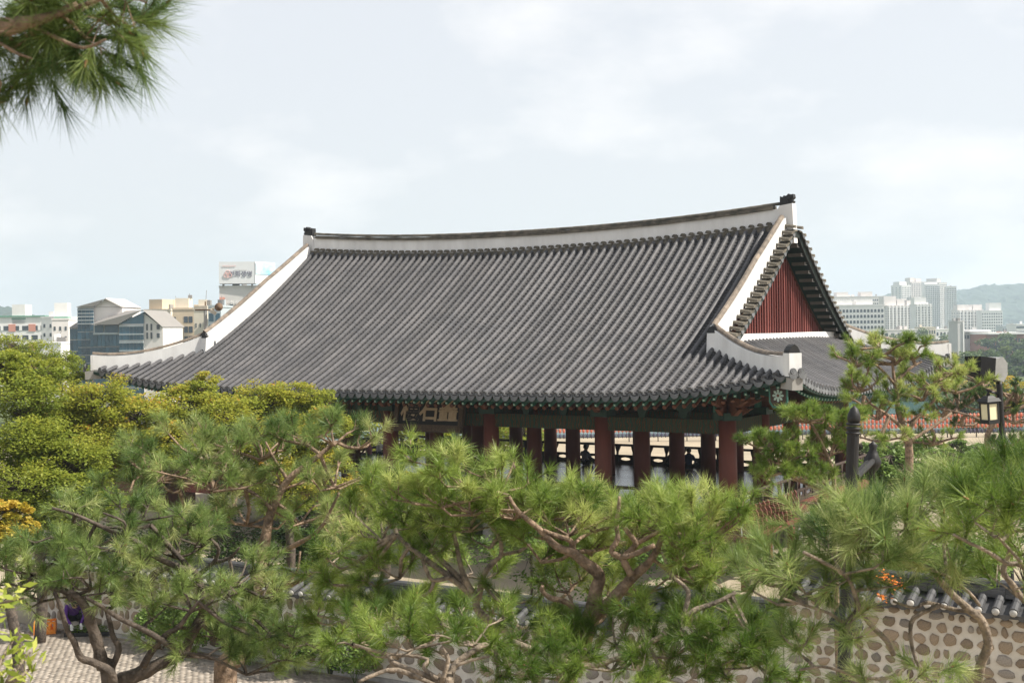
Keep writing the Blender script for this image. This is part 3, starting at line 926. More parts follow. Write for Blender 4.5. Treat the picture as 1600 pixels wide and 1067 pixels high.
# ------------------------------------------------------------------ lettering
def letters(name, text, size, m, parent, M4, extrude=0.01, xs=1.0, align='CENTER', bold=0.0):
    cu = bpy.data.curves.new(name, 'FONT')
    cu.body = text; cu.size = size; cu.extrude = extrude; cu.align_x = align; cu.align_y = 'CENTER'
    cu.resolution_u = 3; cu.offset = bold
    o = bpy.data.objects.new(name, cu); COL.objects.link(o)
    dg = bpy.context.evaluated_depsgraph_get()
    me = bpy.data.meshes.new_from_object(o.evaluated_get(dg))
    bpy.data.objects.remove(o)
    me.materials.clear(); me.materials.append(m)
    r = link(name, me, parent)
    r.matrix_local = M4 @ Matrix.Diagonal((xs, 1, 1, 1))
    return r
def glyph_bars(name, n, size, m, parent, M4, seed=1):
    """lettering too small to read: a row of little stroke blocks"""
    rr = random.Random(seed); b = MB()
    for k in range(n):
        x = (k - (n - 1) / 2) * size * 1.12
        b.box((x - size * .22, size * rr.uniform(-.05, .1), 0), (size * .12, size * .8, 0.05)); b.box((x + size * .08, size * .28, 0), (size * .55, size * .13, 0.052))
        b.box((x + size * .12, -size * rr.uniform(.05, .3), 0), (size * .5, size * .14, 0.054)); b.box((x + size * .3, 0, 0), (size * .11, size * rr.uniform(.4, .8), 0.056))
    o = b.build(name, m, parent); o.matrix_local = M4
    return o
def plane_m(origin, right, up):
    right = Vector(right).normalized(); up = Vector(up); up = (up - right * up.dot(right)).normalized()
    nn = right.cross(up)
    return Matrix(((right.x, up.x, nn.x, origin[0]), (right.y, up.y, nn.y, origin[1]), (right.z, up.z, nn.z, origin[2]), (0, 0, 0, 1)))
pavM = Matrix.Translation((0.4536, 51.8386, 0)) @ Matrix.Rotation(TH, 4, 'Z')
def pav_pt(u, v, z): return pavM @ Vector((u, v, z))

# name board hung over the middle bay
M['board'] = mat('black_lacquer_board', (0.016, 0.015, 0.013), 0.6, scale=4)
M['ochre'] = mat('carved_ochre_letters', (0.46, 0.36, 0.245), 0.75, scale=9, col2=(0.36, 0.275, 0.18))
M['frame_brown'] = mat('brown_patterned_frame', (0.10, 0.068, 0.042), 0.7, scale=14, col2=(0.05, 0.034, 0.024))
NB = empty('name_board'); NB.matrix_world = Matrix(pavM)
tag(NB, 'black name board with three large ochre characters over the middle bay of the pavilion', 'sign')
tilt = Matrix.Rotation(math.radians(-12), 3, 'X')
def nbx(name, c, dmn, m):
    b = MB(); b.box((0, 0, 0), dmn)
    o = link(name, b.mesh(name, m), NB, Vector((-0.12, -6.42, 5.02)) + tilt @ Vector(c)); o.rotation_euler = (math.radians(-12), 0, 0)
    return o
nbx('board', (0, 0, 0.05), (2.75, 0.06, 1.22), M['board'])
nbx('bottom_frame', (0, -0.04, -0.66), (2.95, 0.16, 0.26), M['frame_brown'])
nbx('top_frame', (0, -0.04, 0.74), (2.95, 0.16, 0.2), M['frame_brown'])
for x in (-1.44, 1.44): nbx('side_frame', (x, -0.04, 0.05), (0.16, 0.16, 1.2), M['frame_brown'])
for ch, x in (('樓', -0.84), ('石', 0.0), ('矗', 0.84)):
    o = Vector((-0.12, -6.42, 5.02)) + tilt @ Vector((x, -0.035, -0.04))
    letters('carved_character', ch, 0.90, M['ochre'], NB, plane_m(o, (1, 0, 0), tilt @ Vector((0, 0, 1))), 0.02, bold=0.014)

# ------------------------------------------------------------------ garden wall with tile coping, in three steps
M['mortar'] = mat('pale_lime_mortar', (0.64, 0.60, 0.53), 0.95, scale=3, col2=(0.50, 0.46, 0.39), bump=0.3, bscale=14, spec=0.05)
M['fieldstone'] = mat('brown_fieldstone', (0.37, 0.285, 0.195), 0.85, scale=5, col2=(0.21, 0.165, 0.12), rand=0.4, bump=0.35, bscale=16)
M['fieldstone2'] = mat('grey_fieldstone', (0.33, 0.29, 0.24), 0.85, scale=5, col2=(0.19, 0.17, 0.15), rand=0.35, bump=0.35, bscale=16)
M['coping'] = mat('dark_coping_tile', (0.085, 0.085, 0.088), 0.6, scale=5, col2=(0.05, 0.05, 0.052), rand=0.25, bump=0.2)
M['lime_knob'] = mat('white_lime_knob', (0.50, 0.485, 0.45), 0.9, scale=9, col2=(0.36, 0.345, 0.32), rand=0.15)
stone_me = []
for k in range(9):
    n = 9
    rr = [1 + random.uniform(-.16, .16) for _ in range(n)]
    A = [2 * PI * (q + random.uniform(-.25, .25)) / n for q in range(n)]
    o_ = [(math.cos(a) * r_, math.sin(a) * r_) for a, r_ in zip(A, rr)]
    V = [(x, 0.0, z) for x, z in o_] + [(x * 0.93, -0.6, z * 0.93) for x, z in o_] + [(x * 0.62, -1.0, z * 0.62) for x, z in o_]
    F = []
    for r_ in (0, n):
        for q in range(n): F.append((r_ + q, r_ + (q + 1) % n, r_ + n + (q + 1) % n, r_ + n + q))
    F.append(tuple(range(2 * n, 3 * n)))
    stone_me.append(MB().add(V, F).mesh('stone', M['fieldstone'] if k % 3 else M['fieldstone2'], smooth=True))
pb = MB(); V, F = cover_row([Vector((0, -0.52, -0.17)), Vector((0, -0.26, -0.085)), Vector((0, 0.0, 0.0))], UX, 0.075)
pb.add(V, F); cop_me = pb.mesh('coping_tile', M['coping'])
pb = MB(); pb.lathe([(0.062, 0), (0.066, 0.03), (0.045, 0.05), (0.015, 0.056)], 10, rot=Matrix.Rotation(PI / 2, 3, 'X')); knob_me = pb.mesh('lime_knob', M['lime_knob'], smooth=True)
pb = MB(); pb.prism([(math.cos(a) * 0.10, math.sin(a) * 0.10) for a in [PI + PI * q / 7 for q in range(8)]], -0.01, 0.01); cdrip_me = pb.mesh('coping_drip', M['coping'])
def garden_wall(label, s0, s1, ztile, zstone0, knobs, seed, big=1.0):
    """wall run from s0 to s1 along the court edge; ztile = height of the coping's eave ends"""
    rnd = random.Random(seed)
    w = empty('garden_wall', P0 + E_ * s0, TH)
    tag(w, label, 'wall', 'stepped stone walls along the court')
    L = s1 - s0
    b = MB(); b.box((L / 2, 0, (ztile - 0.06) / 2 - 0.1), (L, 0.50, ztile - 0.06 + 0.2)); b.build('wall_core', M['mortar'], w)
    # coping: two tiled slopes and a ridge of stacked tiles
    b = MB(); b.prism([(-0.50, ztile - 0.08), (0.50, ztile - 0.08), (0.50, ztile - 0.02), (0, ztile + 0.17), (-0.50, ztile - 0.02)], 0, L, Matrix(((0, 1, 0, 0), (1, 0, 0, 0), (0, 0, 1, 0), (0, 0, 0, 1))))
    b.build('coping_bed', M['coping'], w)
    n = int(L / 0.28)
    for i in range(n):
        x = (i + 0.5) * L / n
        for rz in (0, PI):
            link('coping_tile', cop_me, w, (x, 0, ztile + 0.18), (0, 0, rz))
        link('lime_knob' if knobs else 'round_end', knob_me if knobs else disc2_me, w, (x, -0.52, ztile + 0.035))
        if i < n - 1: link('coping_drip', cdrip_me, w, (x + L / n / 2, -0.515, ztile - 0.01), (0.15, 0, 0))
    m_ = int(L / 0.42)
    for lv, (z, wd, h) in enumerate(((0.20, 0.30, 0.06), (0.262, 0.24, 0.06), (0.325, 0.17, 0.06))):
        for i in range(m_):
            x0 = L * i / m_
            b = MB(); b.box((0, 0, 0), (L / m_ - 0.008, wd, h))
            key = (round(L / m_, 3), lv)
            if key not in ridge_cache: ridge_cache[key] = b.mesh('coping_ridge_tile', M['coping'])
            link('coping_ridge_tile', ridge_cache[key], w, (x0 + L / m_ / 2, rnd.uniform(-.008, .008), ztile + z + 0.02 + rnd.uniform(-.004, .004)))
    m_ = int(L / 0.36)
    for i in range(m_):
        x0 = L * i / m_
        V, F = cover_row([Vector((0, 0, 0)), Vector((L / m_ + .02, 0, 0.0))], VX, 0.085)
        key = ('cap', round(L / m_, 3))
        if key not in ridge_cache: ridge_cache[key] = MB().add(V, F).mesh('coping_cap_tile', M['coping'])
        link('coping_cap_tile', ridge_cache[key], w, (x0, 0, ztile + 0.36))
    # rows of field stones, proud of the mortar
    z = zstone0
    while z < ztile - 0.26:
        x = rnd.uniform(0.02, 0.2)
        hh = rnd.uniform(0.078, 0.105) * big
        while x < L - 0.1:
            ww = rnd.choice([0.06, 0.09, 0.115, 0.14]) * rnd.uniform(0.85, 1.1) * big
            h2 = hh * rnd.uniform(0.72, 1.12)
            if x + ww < L:
                link('stone', stone_me[rnd.randrange(9)], w, (x + ww, -0.247, z + hh + rnd.uniform(-.025, .025)), (0, rnd.uniform(-.25, .25), 0), (ww, 0.05, h2))
            x += 2 * ww + rnd.uniform(0.035, 0.085)
        z += 2 * hh + rnd.uniform(0.02, 0.045)
    b = MB(); b.box((L / 2, -0.03, 0.0), (L, 0.62, 0.18)); b.build('plinth', M['stone_grey'], w)
    return w
ridge_cache = {}
pb = MB(); pb.lathe([(0.078, 0), (0.08, 0.02), (0.05, 0.03)], 10, rot=Matrix.Rotation(PI / 2, 3, 'X')); disc2_me = pb.mesh('round_end', M['old_tile'])
garden_wall('long low stone wall with dark tile coping and white knob ends behind the court', -15.5, 2.3, 1.80, 0.16, True, 1, 1.45)
garden_wall('short middle step of the stone wall with grey coping ends', 2.32, 5.9, 2.28, 0.16, False, 2, 1.15)
garden_wall('highest step of the stone wall, pale mortar between brown rounded stones', 5.92, 12.5, 3.02, 1.05, True, 3)

# ------------------------------------------------------------------ lamp posts
def fluted(b, prof, n, c, depth=0.12):
    V, F = [], []
    for r, z in prof:
        for k in range(n):
            a = 2 * PI * k / n
            q = r * (1 - (depth if k % 2 else 0))
            V.append(Vector(c) + Vector((q * math.cos(a), q * math.sin(a), z)))
    for i in range(len(prof) - 1):
        for k in range(n):
            F.append((i * n + k, i * n + (k + 1) % n, (i + 1) * n + (k + 1) % n, (i + 1) * n + k))
    b.add(V, F)
M['lamp_glass'] = mat('cream_lamp_glass', (0.72, 0.66, 0.44), 0.35, scale=3, col2=(0.66, 0.60, 0.40))
M['flood_grey'] = mat('grey_floodlight_housing', (0.30, 0.30, 0.29), 0.5, scale=6, col2=(0.24, 0.24, 0.235), metal=0.2)
M['flood_face'] = mat('dark_floodlight_face', (0.012, 0.012, 0.013), 0.7, spec=0.1)
def lantern(parent, c, s, rz):
    """four-sided hanging lantern with cream panes and a tiled cap"""
    e = empty('lantern'); e.parent = parent; e.location = c; e.rotation_euler = (0, 0, rz); e.scale = (s, s, s)
    b = MB()
    b.box((0, 0, 0.06), (0.40, 0.40, 0.12)); b.box((0, 0, 0.64), (0.42, 0.42, 0.08))
    for x in (-.175, .175):
        for y in (-.175, .175): b.box((x, y, 0.36), (0.05, 0.05, 0.5))
    b.box((0, 0, 0.72), (0.52, 0.52, 0.10), taper=0.8); b.box((0, 0, 0.80), (0.34, 0.34, 0.08), taper=0.6); b.lathe([(0.04, 0.83), (0.055, 0.88), (0.03, 0.93), (0.0, 0.98)], 8)
    b.build('lantern_frame', M['iron'], e)
    for k in range(4):
        a = k * PI / 2
        b = MB(); b.box((0.17 * math.cos(a), 0.17 * math.sin(a), 0.36), (0.31 if k % 2 else 0.012, 0.012 if k % 2 else 0.31, 0.48))
        b.build('lantern_pane', M['lamp_glass'], e)
    return e
# big post in front of the wall, finial at its head, arm and lantern behind
d1 = 16.5
top = at(1335, 632, d1); low = at(1319, 1040, d1)
ax = (top - low).normalized()
LP = empty('lamp_post', (low.x - ax.x / ax.z * low.z, d1, 0)); LP.rotation_euler = Vector((0, 0, 1)).rotation_difference(ax).to_euler()
tag(LP, 'thick black lamp post with ringed pointed finial, standing before the stone wall', 'lamp post')
Hh = top.z
b = MB(); b.lathe([(0.16, -0.02), (0.15, 0.6), (0.09, 0.8), (0.085, 4.2), (0.078, Hh - 0.36), (0.076, Hh - 0.28)], 16); b.build('pole', M['iron'], LP, smooth=False)
b = MB(); fluted(b, [(0.10, 4.02), (0.235, 4.07), (0.225, 4.12), (0.12, 4.30), (0.095, 4.34)], 20, (0, 0, 0)); b.build('fluted_collar', M['iron'], LP)
b = MB()
for z in (0.36, 0.30, 0.245): b.lathe([(0.078, Hh - z - .018), (0.096, Hh - z - .008), (0.096, Hh - z + .008), (0.078, Hh - z + .018)], 16)
b.build('ring_moulding', M['iron'], LP, smooth=True)
b = MB(); b.lathe([(0.076, Hh - 0.22), (0.086, Hh - 0.17), (0.08, Hh - 0.12), (0.05, Hh - 0.045), (0.0, Hh)], 16); b.build('finial', M['iron'], LP, smooth=True)
b = MB(); q = Vector((0.42, 0.55, 0))
zA = Hh - 0.92
for k in (-0.05, 0.05): b.tube([(0.05, k, zA), (q.x, q.y + k, zA + 0.17)], 0.042, 8)
b.tube([(0.06, 0, zA - 0.25), (0.16, 0.2, zA - 0.32), (0.12, 0.16, zA - 0.5), (0.05, 0.02, zA - 0.75)], 0.035, 6)
b.build('arm', M['iron'], LP)
b = MB(); b.lathe([(0.03, zA - 0.25), (0.04, zA), (0.11, zA + 0.10), (0.12, zA + 0.16), (0.07, zA + 0.26), (0.045, zA + 0.32), (0.065, zA + 0.37), (0.0, zA + 0.43)], 12, c=(q.x, q.y, 0)); b.build('arm_knob', M['iron'], LP, smooth=True)
lantern(LP, (q.x, q.y, zA - 1.0), 0.9, 0.5)
# slim post with a floodlight on top
d2 = 31.0
top = at(1561, 596, d2); low = at(1571, 760, d2)
ax = (top - low).normalized()
LP2 = empty('lamp_post', (low.x - ax.x / ax.z * low.z, d2, 0)); LP2.rotation_euler = Vector((0, 0, 1)).rotation_difference(ax).to_euler()
tag(LP2, 'slim black lamp post carrying a box floodlight and a cream lantern', 'lamp post')
Hh = top.z
b = MB(); b.lathe([(0.15, -0.02), (0.14, 0.5), (0.075, 0.8), (0.068, Hh - 0.1), (0.072, Hh)], 14); b.build('pole', M['iron'], LP2, smooth=True)
zc = at(1568, 690, d2).z
b = MB(); fluted(b, [(0.07, zc - 0.40), (0.12, zc - 0.3), (0.12, zc - 0.16), (0.20, zc - 0.04), (0.17, zc + 0.02), (0.075, zc + 0.20)], 20, (0, 0, 0)); b.build('fluted_collar', M['iron'], LP2)
b = MB()
b.tube([(0, 0, Hh - 0.05), (0, 0, Hh + 0.18)], 0.035, 8); b.box((-0.14, 0, Hh + 0.10), (0.1, 0.12, 0.2))
b.build('floodlight_bracket', M['iron'], LP2)
FL = empty('floodlight'); FL.parent = LP2; FL.location = (-0.28, 0, Hh + 0.34); FL.rotation_euler = (0, math.radians(8), math.radians(18))
b = MB(); b.prism([(0.02, -0.24), (0.30, -0.30), (0.40, -0.12), (0.38, 0.16), (0.24, 0.30), (0.02, 0.24)], -0.27, 0.27); b.build('floodlight_housing', M['flood_grey'], FL)
b = MB(); b.prism([(-0.42, -0.16), (0.016, -0.26), (0.016, 0.26), (-0.42, 0.27)], -0.30, 0.30); b.build('floodlight_hood', M['flood_face'], FL)
zl = at(1546, 663, d2).z
lantern(LP2, (-0.30, -0.05, zl + 0.05), 0.80, 0.35)
b = MB(); b.tube([(0, 0, zl + 0.75), (-0.2, -0.03, zl + 0.80), (-0.34, -0.05, zl + 0.86)], 0.03, 6); b.build('lantern_arm', M['iron'], LP2)

# ------------------------------------------------------------------ loudspeaker pole behind the roof
d3 = 72.0
bp_ = at(321, 485, d3)
M['horn_beige'] = mat('beige_painted_metal', (0.52, 0.48, 0.40), 0.5, scale=5)
M['rust'] = mat('rusty_brown_metal', (0.16, 0.10, 0.06), 0.7, scale=9)
SP = empty('speaker_pole', (bp_.x, d3, 0)); tag(SP, 'grey pole with loudspeaker horn and camera box rising behind the left roof hip', 'speaker pole')
b = MB(); b.tube([(0, 0, -0.02), (0, 0, bp_.z)], 0.10, 8); b.build('pole', M['flood_grey'], SP)
b = MB(); b.box((-0.05, 0, bp_.z + 0.02), (1.05, 0.12, 0.08)); b.tube([(0, 0, bp_.z), (0, 0, bp_.z + 0.5)], 0.04, 6); b.build('cross_arm', M['rust'], SP)
b = MB(); b.box((-0.25, 0, bp_.z + 0.16), (0.75, 0.26, 0.2)); b.build('camera_box', M['horn_beige'], SP)
b = MB(); b.lathe([(0.24, 0.0), (0.22, 0.04), (0.10, 0.2), (0.07, 0.45), (0.0, 0.5)], 14, c=(0.82, -0.28, bp_.z + 0.18), rot=Matrix.Rotation(-PI / 2 - 0.15, 3, 'X')); b.build('loudspeaker_horn', M['rust'], SP, smooth=True)
b = MB(); b.tube([(0.2, 0, bp_.z + .05), (0.82, 0.05, bp_.z + 0.2)], 0.04, 6); b.box((0.45, -0.05, bp_.z - 0.1), (0.36, 0.2, 0.2), Matrix.Rotation(0.5, 3, 'Y')); b.build('small_camera', M['horn_beige'], SP)

# ------------------------------------------------------------------ lantern fence at the river edge
M['lan_red'] = mat('red_lantern_silk', (0.62, 0.13, 0.075), 0.6, scale=2, col2=(0.55, 0.22, 0.14), rand=0.2)
M['lan_blue'] = mat('blue_lantern_silk', (0.07, 0.085, 0.15), 0.6, scale=2, col2=(0.10, 0.08, 0.10))
M['lan_white'] = mat('pale_lantern_silk', (0.72, 0.60, 0.52), 0.6)
LF = empty('lantern_fence', (0, 88, 0)); tag(LF, 'long fence hung with rows of small red and blue lanterns at the yard edge', 'fence')
b = MB()
for x in np.arange(-2, 44, 2.0): b.box((x, 0, 0.85), (0.06, 0.06, 1.7))
for z in (1.66, 0.9, 0.35): b.box((21, 0.02, z), (46, 0.04, 0.05))
b.build('fence_frame', M['under'], LF)
prof = [(0.03, -0.17), (0.085, -0.10), (0.10, 0.0), (0.085, 0.10), (0.03, 0.17)]
for zz, keys in ((1.50, ('lan_red',)), (1.16, ('lan_red',)), (0.82, ('lan_red',)), (0.45, ('lan_blue',))):
    b = MB(); b.cur = 0
    for i, x in enumerate(np.arange(-1.9, 44, 0.27)):
        b.lathe(prof, 6, c=(x, -0.05, zz)); b.cur = 1; b.box((x + 0.135, -0.04, zz), (0.04, 0.02, 0.3)); b.cur = 0
    tag(b.build('lanterns', [M[keys[0]], M['lan_white'] if zz > 0.8 else M['lan_blue']], LF), kind='stuff')

# ------------------------------------------------------------------ stair rail at the right front corner of the pavilion
ST = empty('stair_railing', pav_pt(12.75, -8.3, 0), TH); tag(ST, 'red railing with white-edged shaped balusters on the landing at the pavilion corner', 'railing')
pb = MB(); pb.cur = 0
pb.prism([(-0.10, 0), (0.10, 0), (0.12, 0.25), (0.07, 0.38), (0.12, 0.5), (0.09, 0.66), (0.04, 0.74), (0.06, 0.84), (0.0, 0.95), (-0.06, 0.84), (-0.04, 0.74), (-0.09, 0.66), (-0.12, 0.5), (-0.07, 0.38), (-0.12, 0.25)], -0.03, 0.03); pb.cur = 1
pb.prism([(0.10, 0), (0.135, 0.0), (0.15, 0.25), (0.10, 0.38), (0.15, 0.5), (0.12, 0.66), (0.07, 0.74), (0.09, 0.66), (0.12, 0.5), (0.07, 0.38), (0.12, 0.25)], -0.028, 0.036)
bal_me = pb.mesh('baluster', [M['red_wood'], M['plaster']])
for k in range(13):
    link('baluster', bal_me, ST, (0, 0.36 * k, 1.66), (0, 0, PI), (1.1, 1, 0.95))
b = MB(); b.box((0, 2.15, 1.58), (0.22, 4.7, 0.16)); b.build('sill', M['red_wood'], ST)
b = MB(); b.box((-0.02, 2.15, 1.95), (0.05, 4.5, 0.07)); b.build('rail', M['red_wood'], ST)
b = MB(); b.box((-0.55, 2.15, 1.44), (1.0, 4.6, 0.10)); b.build('landing', M['plank'], ST)
for y in (0.1, 2.1, 4.2):
    b = MB(); b.box((-0.1, y, 0.69), (0.2, 0.2, 1.4)); b.build('post', M['red_wood'], ST)

# ------------------------------------------------------------------ court things: crates, plant trays, brazier, planters
M['crate'] = mat('orange_plastic', (0.78, 0.26, 0.035), 0.4, scale=4, col2=(0.70, 0.22, 0.03))
M['blackplastic'] = mat('black_plastic', (0.02, 0.02, 0.02), 0.5)
M['soil'] = mat('dark_soil', (0.05, 0.035, 0.025), 0.95)
def crate(c, rz, label):
    e = empty('plastic_crate', c, rz); tag(e, label, 'crate', 'orange crates on the court')
    for sx, sy, w_, d_ in ((0, -0.19, 0.55, 0.02), (0, 0.19, 0.55, 0.02), (-0.265, 0, 0.02, 0.36), (0.265, 0, 0.02, 0.36)):
        b = MB()
        for z, h in ((0.06, 0.12), (0.30, 0.06)): b.box((sx, sy, z), (w_, d_, h))
        for t in (-0.9, -0.45, 0, 0.45, 0.9): b.box((sx + (t * w_ / 2 if w_ > d_ else 0), sy + (t * d_ / 2 if d_ > w_ else 0), 0.19), (0.06 if w_ > d_ else 0.02, 0.02 if w_ > d_ else 0.06, 0.16))
        b.build('crate_side', M['crate'], e)
    b = MB(); b.box((0, 0, 0.012), (0.53, 0.38, 0.02)); b.build('crate_floor', M['crate'], e)
    return e
crate(ground_at(71, 990) + Vector((0, 0, .028)), 0.25, 'orange plastic crate standing alone on the paving')
c2 = ground_at(152, 966) + Vector((0, 0.3, .028))
crate(c2, 0.1, 'orange crate at the bottom of the small stack')
crate(c2 + Vector((0.02, 0.02, 0.335)), 0.16, 'orange crate on top of the small stack')
# brazier by the pavilion
BZ = empty('brazier', ground_at(482, 884)); tag(BZ, 'black iron brazier on thin legs beyond the wall', 'brazier')
b = MB(); b.lathe([(0.20, 0.50), (0.30, 0.56), (0.34, 0.72), (0.30, 0.80), (0.24, 0.86), (0.10, 0.9)], 14); b.build('bowl', M['iron'], BZ, smooth=True)
for k in range(4):
    a = PI / 4 + k * PI / 2
    b = MB(); b.tube([(0.22 * math.cos(a), 0.22 * math.sin(a), 0.56), (0.28 * math.cos(a), 0.28 * math.sin(a), -0.01)], [0.035, 0.025], 6); b.build('leg', M['iron'], BZ)
# stone steps beyond the wall
b = MB()
sp = ground_at(575, 880)
SS = empty('stone_steps', sp, TH); tag(SS, 'two long grey granite steps beyond the wall', 'steps')
for k in range(2):
    b = MB(); b.box((0, 0.45 * k, 0.12 + 0.2 * k), (4.2, 0.5, 0.24)); b.build('step', M['stone_grey'], SS)
# flowers: small plants with coloured heads
M['petal_red'] = leaf_mat('red_petals', [(0, (0.45, 0.02, 0.012)), (1, (0.75, 0.06, 0.03))], 0.2)
M['petal_orange'] = leaf_mat('orange_petals', [(0, (0.70, 0.17, 0.02)), (1, (0.85, 0.30, 0.05))], 0.2)
M['herb'] = leaf_mat('herb_leaves', [(0, (0.06, 0.12, 0.02)), (1, (0.17, 0.25, 0.05))], 0.3)
def leaf_quads(C, size, up=0.6, asp=0.6, r=rng):
    """rhombic leaves at centres C (n,3)"""
    n = len(C)
    nr_ = r.normal(0, 1, (n, 3)); nr_[:, 2] = np.abs(nr_[:, 2]) + up * 2
    nr_ /= np.linalg.norm(nr_, axis=1)[:, None]
    a = np.cross(nr_, r.normal(0, 1, (n, 3))); a /= np.linalg.norm(a, axis=1)[:, None]
    b = np.cross(nr_, a)
    s = (size * r.uniform(0.65, 1.25, n))[:, None]
    V = np.stack([C - a * s, C + b * s * asp - nr_ * s * 0.12, C + a * s, C - b * s * asp - nr_ * s * 0.12], 1)
    F = np.arange(n * 4).reshape(n, 4)
    return V.reshape(-1, 3), F
def flower_plant(name, label, c, rad, h, nleaf, nflow, pm, pot=True, lsize=0.035, fsize=0.03, cat='plant', group=None):
    e = empty(name, c); tag(e, label, cat, group)
    if pot:
        b = MB(); b.lathe([(rad * 0.5, 0.0), (rad * 0.62, h * 0.35), (rad * 0.66, h * 0.36), (rad * 0.6, h * 0.33)], 10); b.build('pot', M['blackplastic'], e)
    C = rng.normal(0, 1, (nleaf, 3)); C /= np.linalg.norm(C, axis=1)[:, None]; C *= rng.uniform(0.3, 1, (nleaf, 1)) ** 0.5
    C *= (rad, rad, h * 0.4); C[:, 2] += h * 0.62
    V, F = leaf_quads(C, lsize, 0.4)
    link('foliage', fast_mesh('foliage', V, F, M['herb'], col=np.repeat(rng.random(nleaf), 4)), e)
    if nflow:
        C = rng.normal(0, 1, (nflow, 3)); C[:, 2] = np.abs(C[:, 2]); C /= np.linalg.norm(C, axis=1)[:, None]; C *= (rad * 1.02, rad * 1.02, h * 0.45); C[:, 2] += h * 0.62
        V, F = leaf_quads(C, fsize, 1.0, 0.9)
        link('blossoms', fast_mesh('blossoms', V, F, pm, col=np.repeat(rng.random(nflow), 4)), e)
    b = MB()
    for k in range(6):
        a = k * PI / 3
        b.tube([(0, 0, 0.0), (rad * .4 * math.cos(a), rad * .4 * math.sin(a), h * 0.6)], 0.006, 4)
    b.build('stems', M['herb'], e)
    return e
flower_plant('flowering_plant', 'potted plant with bright red blossoms on the court', ground_at(522, 1050), 0.32, 0.75, 500, 120, M['petal_red'])
PT = []
tp = ground_at(132, 992)
TR = empty('plant_tray', tp + Vector((0, 0, 0.026)), 0.1); tag(TR, 'black trays of green seedlings on the paving by the person', 'plant tray')
b = MB(); b.box((0.15, 0, 0.02), (1.2, 0.45, 0.04)); b.box((0.15, -0.24, 0.05), (1.24, 0.02, 0.1)); b.box((0.15, 0.24, 0.05), (1.24, 0.02, 0.1)); b.box((-0.46, 0, 0.05), (0.02, 0.46, 0.1)); b.box((0.76, 0, 0.05), (0.02, 0.46, 0.1)); b.build('tray', M['blackplastic'], TR)
C = np.stack([rng.uniform(-0.4, 0.72, 700), rng.uniform(-0.2, 0.2, 700), rng.uniform(0.06, 0.24, 700)], 1)
V, F = leaf_quads(C, 0.03, 0.3)
tag(link('seedlings', fast_mesh('seedlings', V, F, M['herb'], col=np.repeat(rng.random(700) * .5 + .5, 4)), TR), kind='stuff')
gp = ground_at(205, 962)
flower_plant('green_shrub', 'low round green shrub on the court beside the plant trays', gp, 0.62, 0.9, 2600, 0, None, pot=False, lsize=0.04)
for k, sdist in enumerate((-10.3, -8.9, -7.2, -5.6, -4.0)):
    q = P0 + E_ * sdist + NRM * (0.75 + 0.12 * (k % 2))
    flower_plant('green_shrub', '%s low green shrub along the foot of the long wall, counted from the crates' % ('first', 'second', 'third', 'fourth', 'fifth', 'sixth')[k], q, 0.62 + 0.1 * (k % 3), 1.15 + 0.15 * (k % 2), 2600, 0, None, pot=False, lsize=0.042, group='shrubs along the wall foot')
tw = P0 + E_ * 8.35 + Vector((0, 0.9, 2.55))

# ------------------------------------------------------------------ small tiled roof of a gatehouse beyond the maples
GH = empty('gatehouse', at(205, 640, 60) * 1.0, TH); GH.location.z = 0
tag(GH, 'small gatehouse with grey tiled roof half hidden by the yellowing maples', 'building')
zt = at(190, 640, 60).z
b = MB(); b.prism([(-1.9, zt - 0.9), (1.9, zt - 0.9), (0, zt + 0.05)], -3.6, 3.6, Matrix(((0, 1, 0, 0), (1, 0, 0, 0), (0, 0, 1, 0), (0, 0, 0, 1)))); b.build('roof', M['pan'], GH)
for i in range(23):
    for rz in (0, PI):
        if i == 0 and rz == 0:
            V, F = cover_row([Vector((0, -2.0, -0.95)), Vector((0, -1.0, -0.5)), Vector((0, 0, 0))], UX, 0.09); gt_me = MB().add(V, F).mesh('roof_tile_row', M['tile'])
        link('roof_tile_row', gt_me, GH, (-3.52 + i * 0.32, 0, zt + 0.08), (0, 0, rz))
b = MB(); b.box((0, 0, zt + 0.22), (7.2, 0.3, 0.3)); b.build('ridge', M['plaster'], GH)
b = MB(); b.box((0, 0, (zt - 0.9) / 2), (5.6, 2.6, zt - 0.9)); b.build('wall', M['orange_brown'], GH)

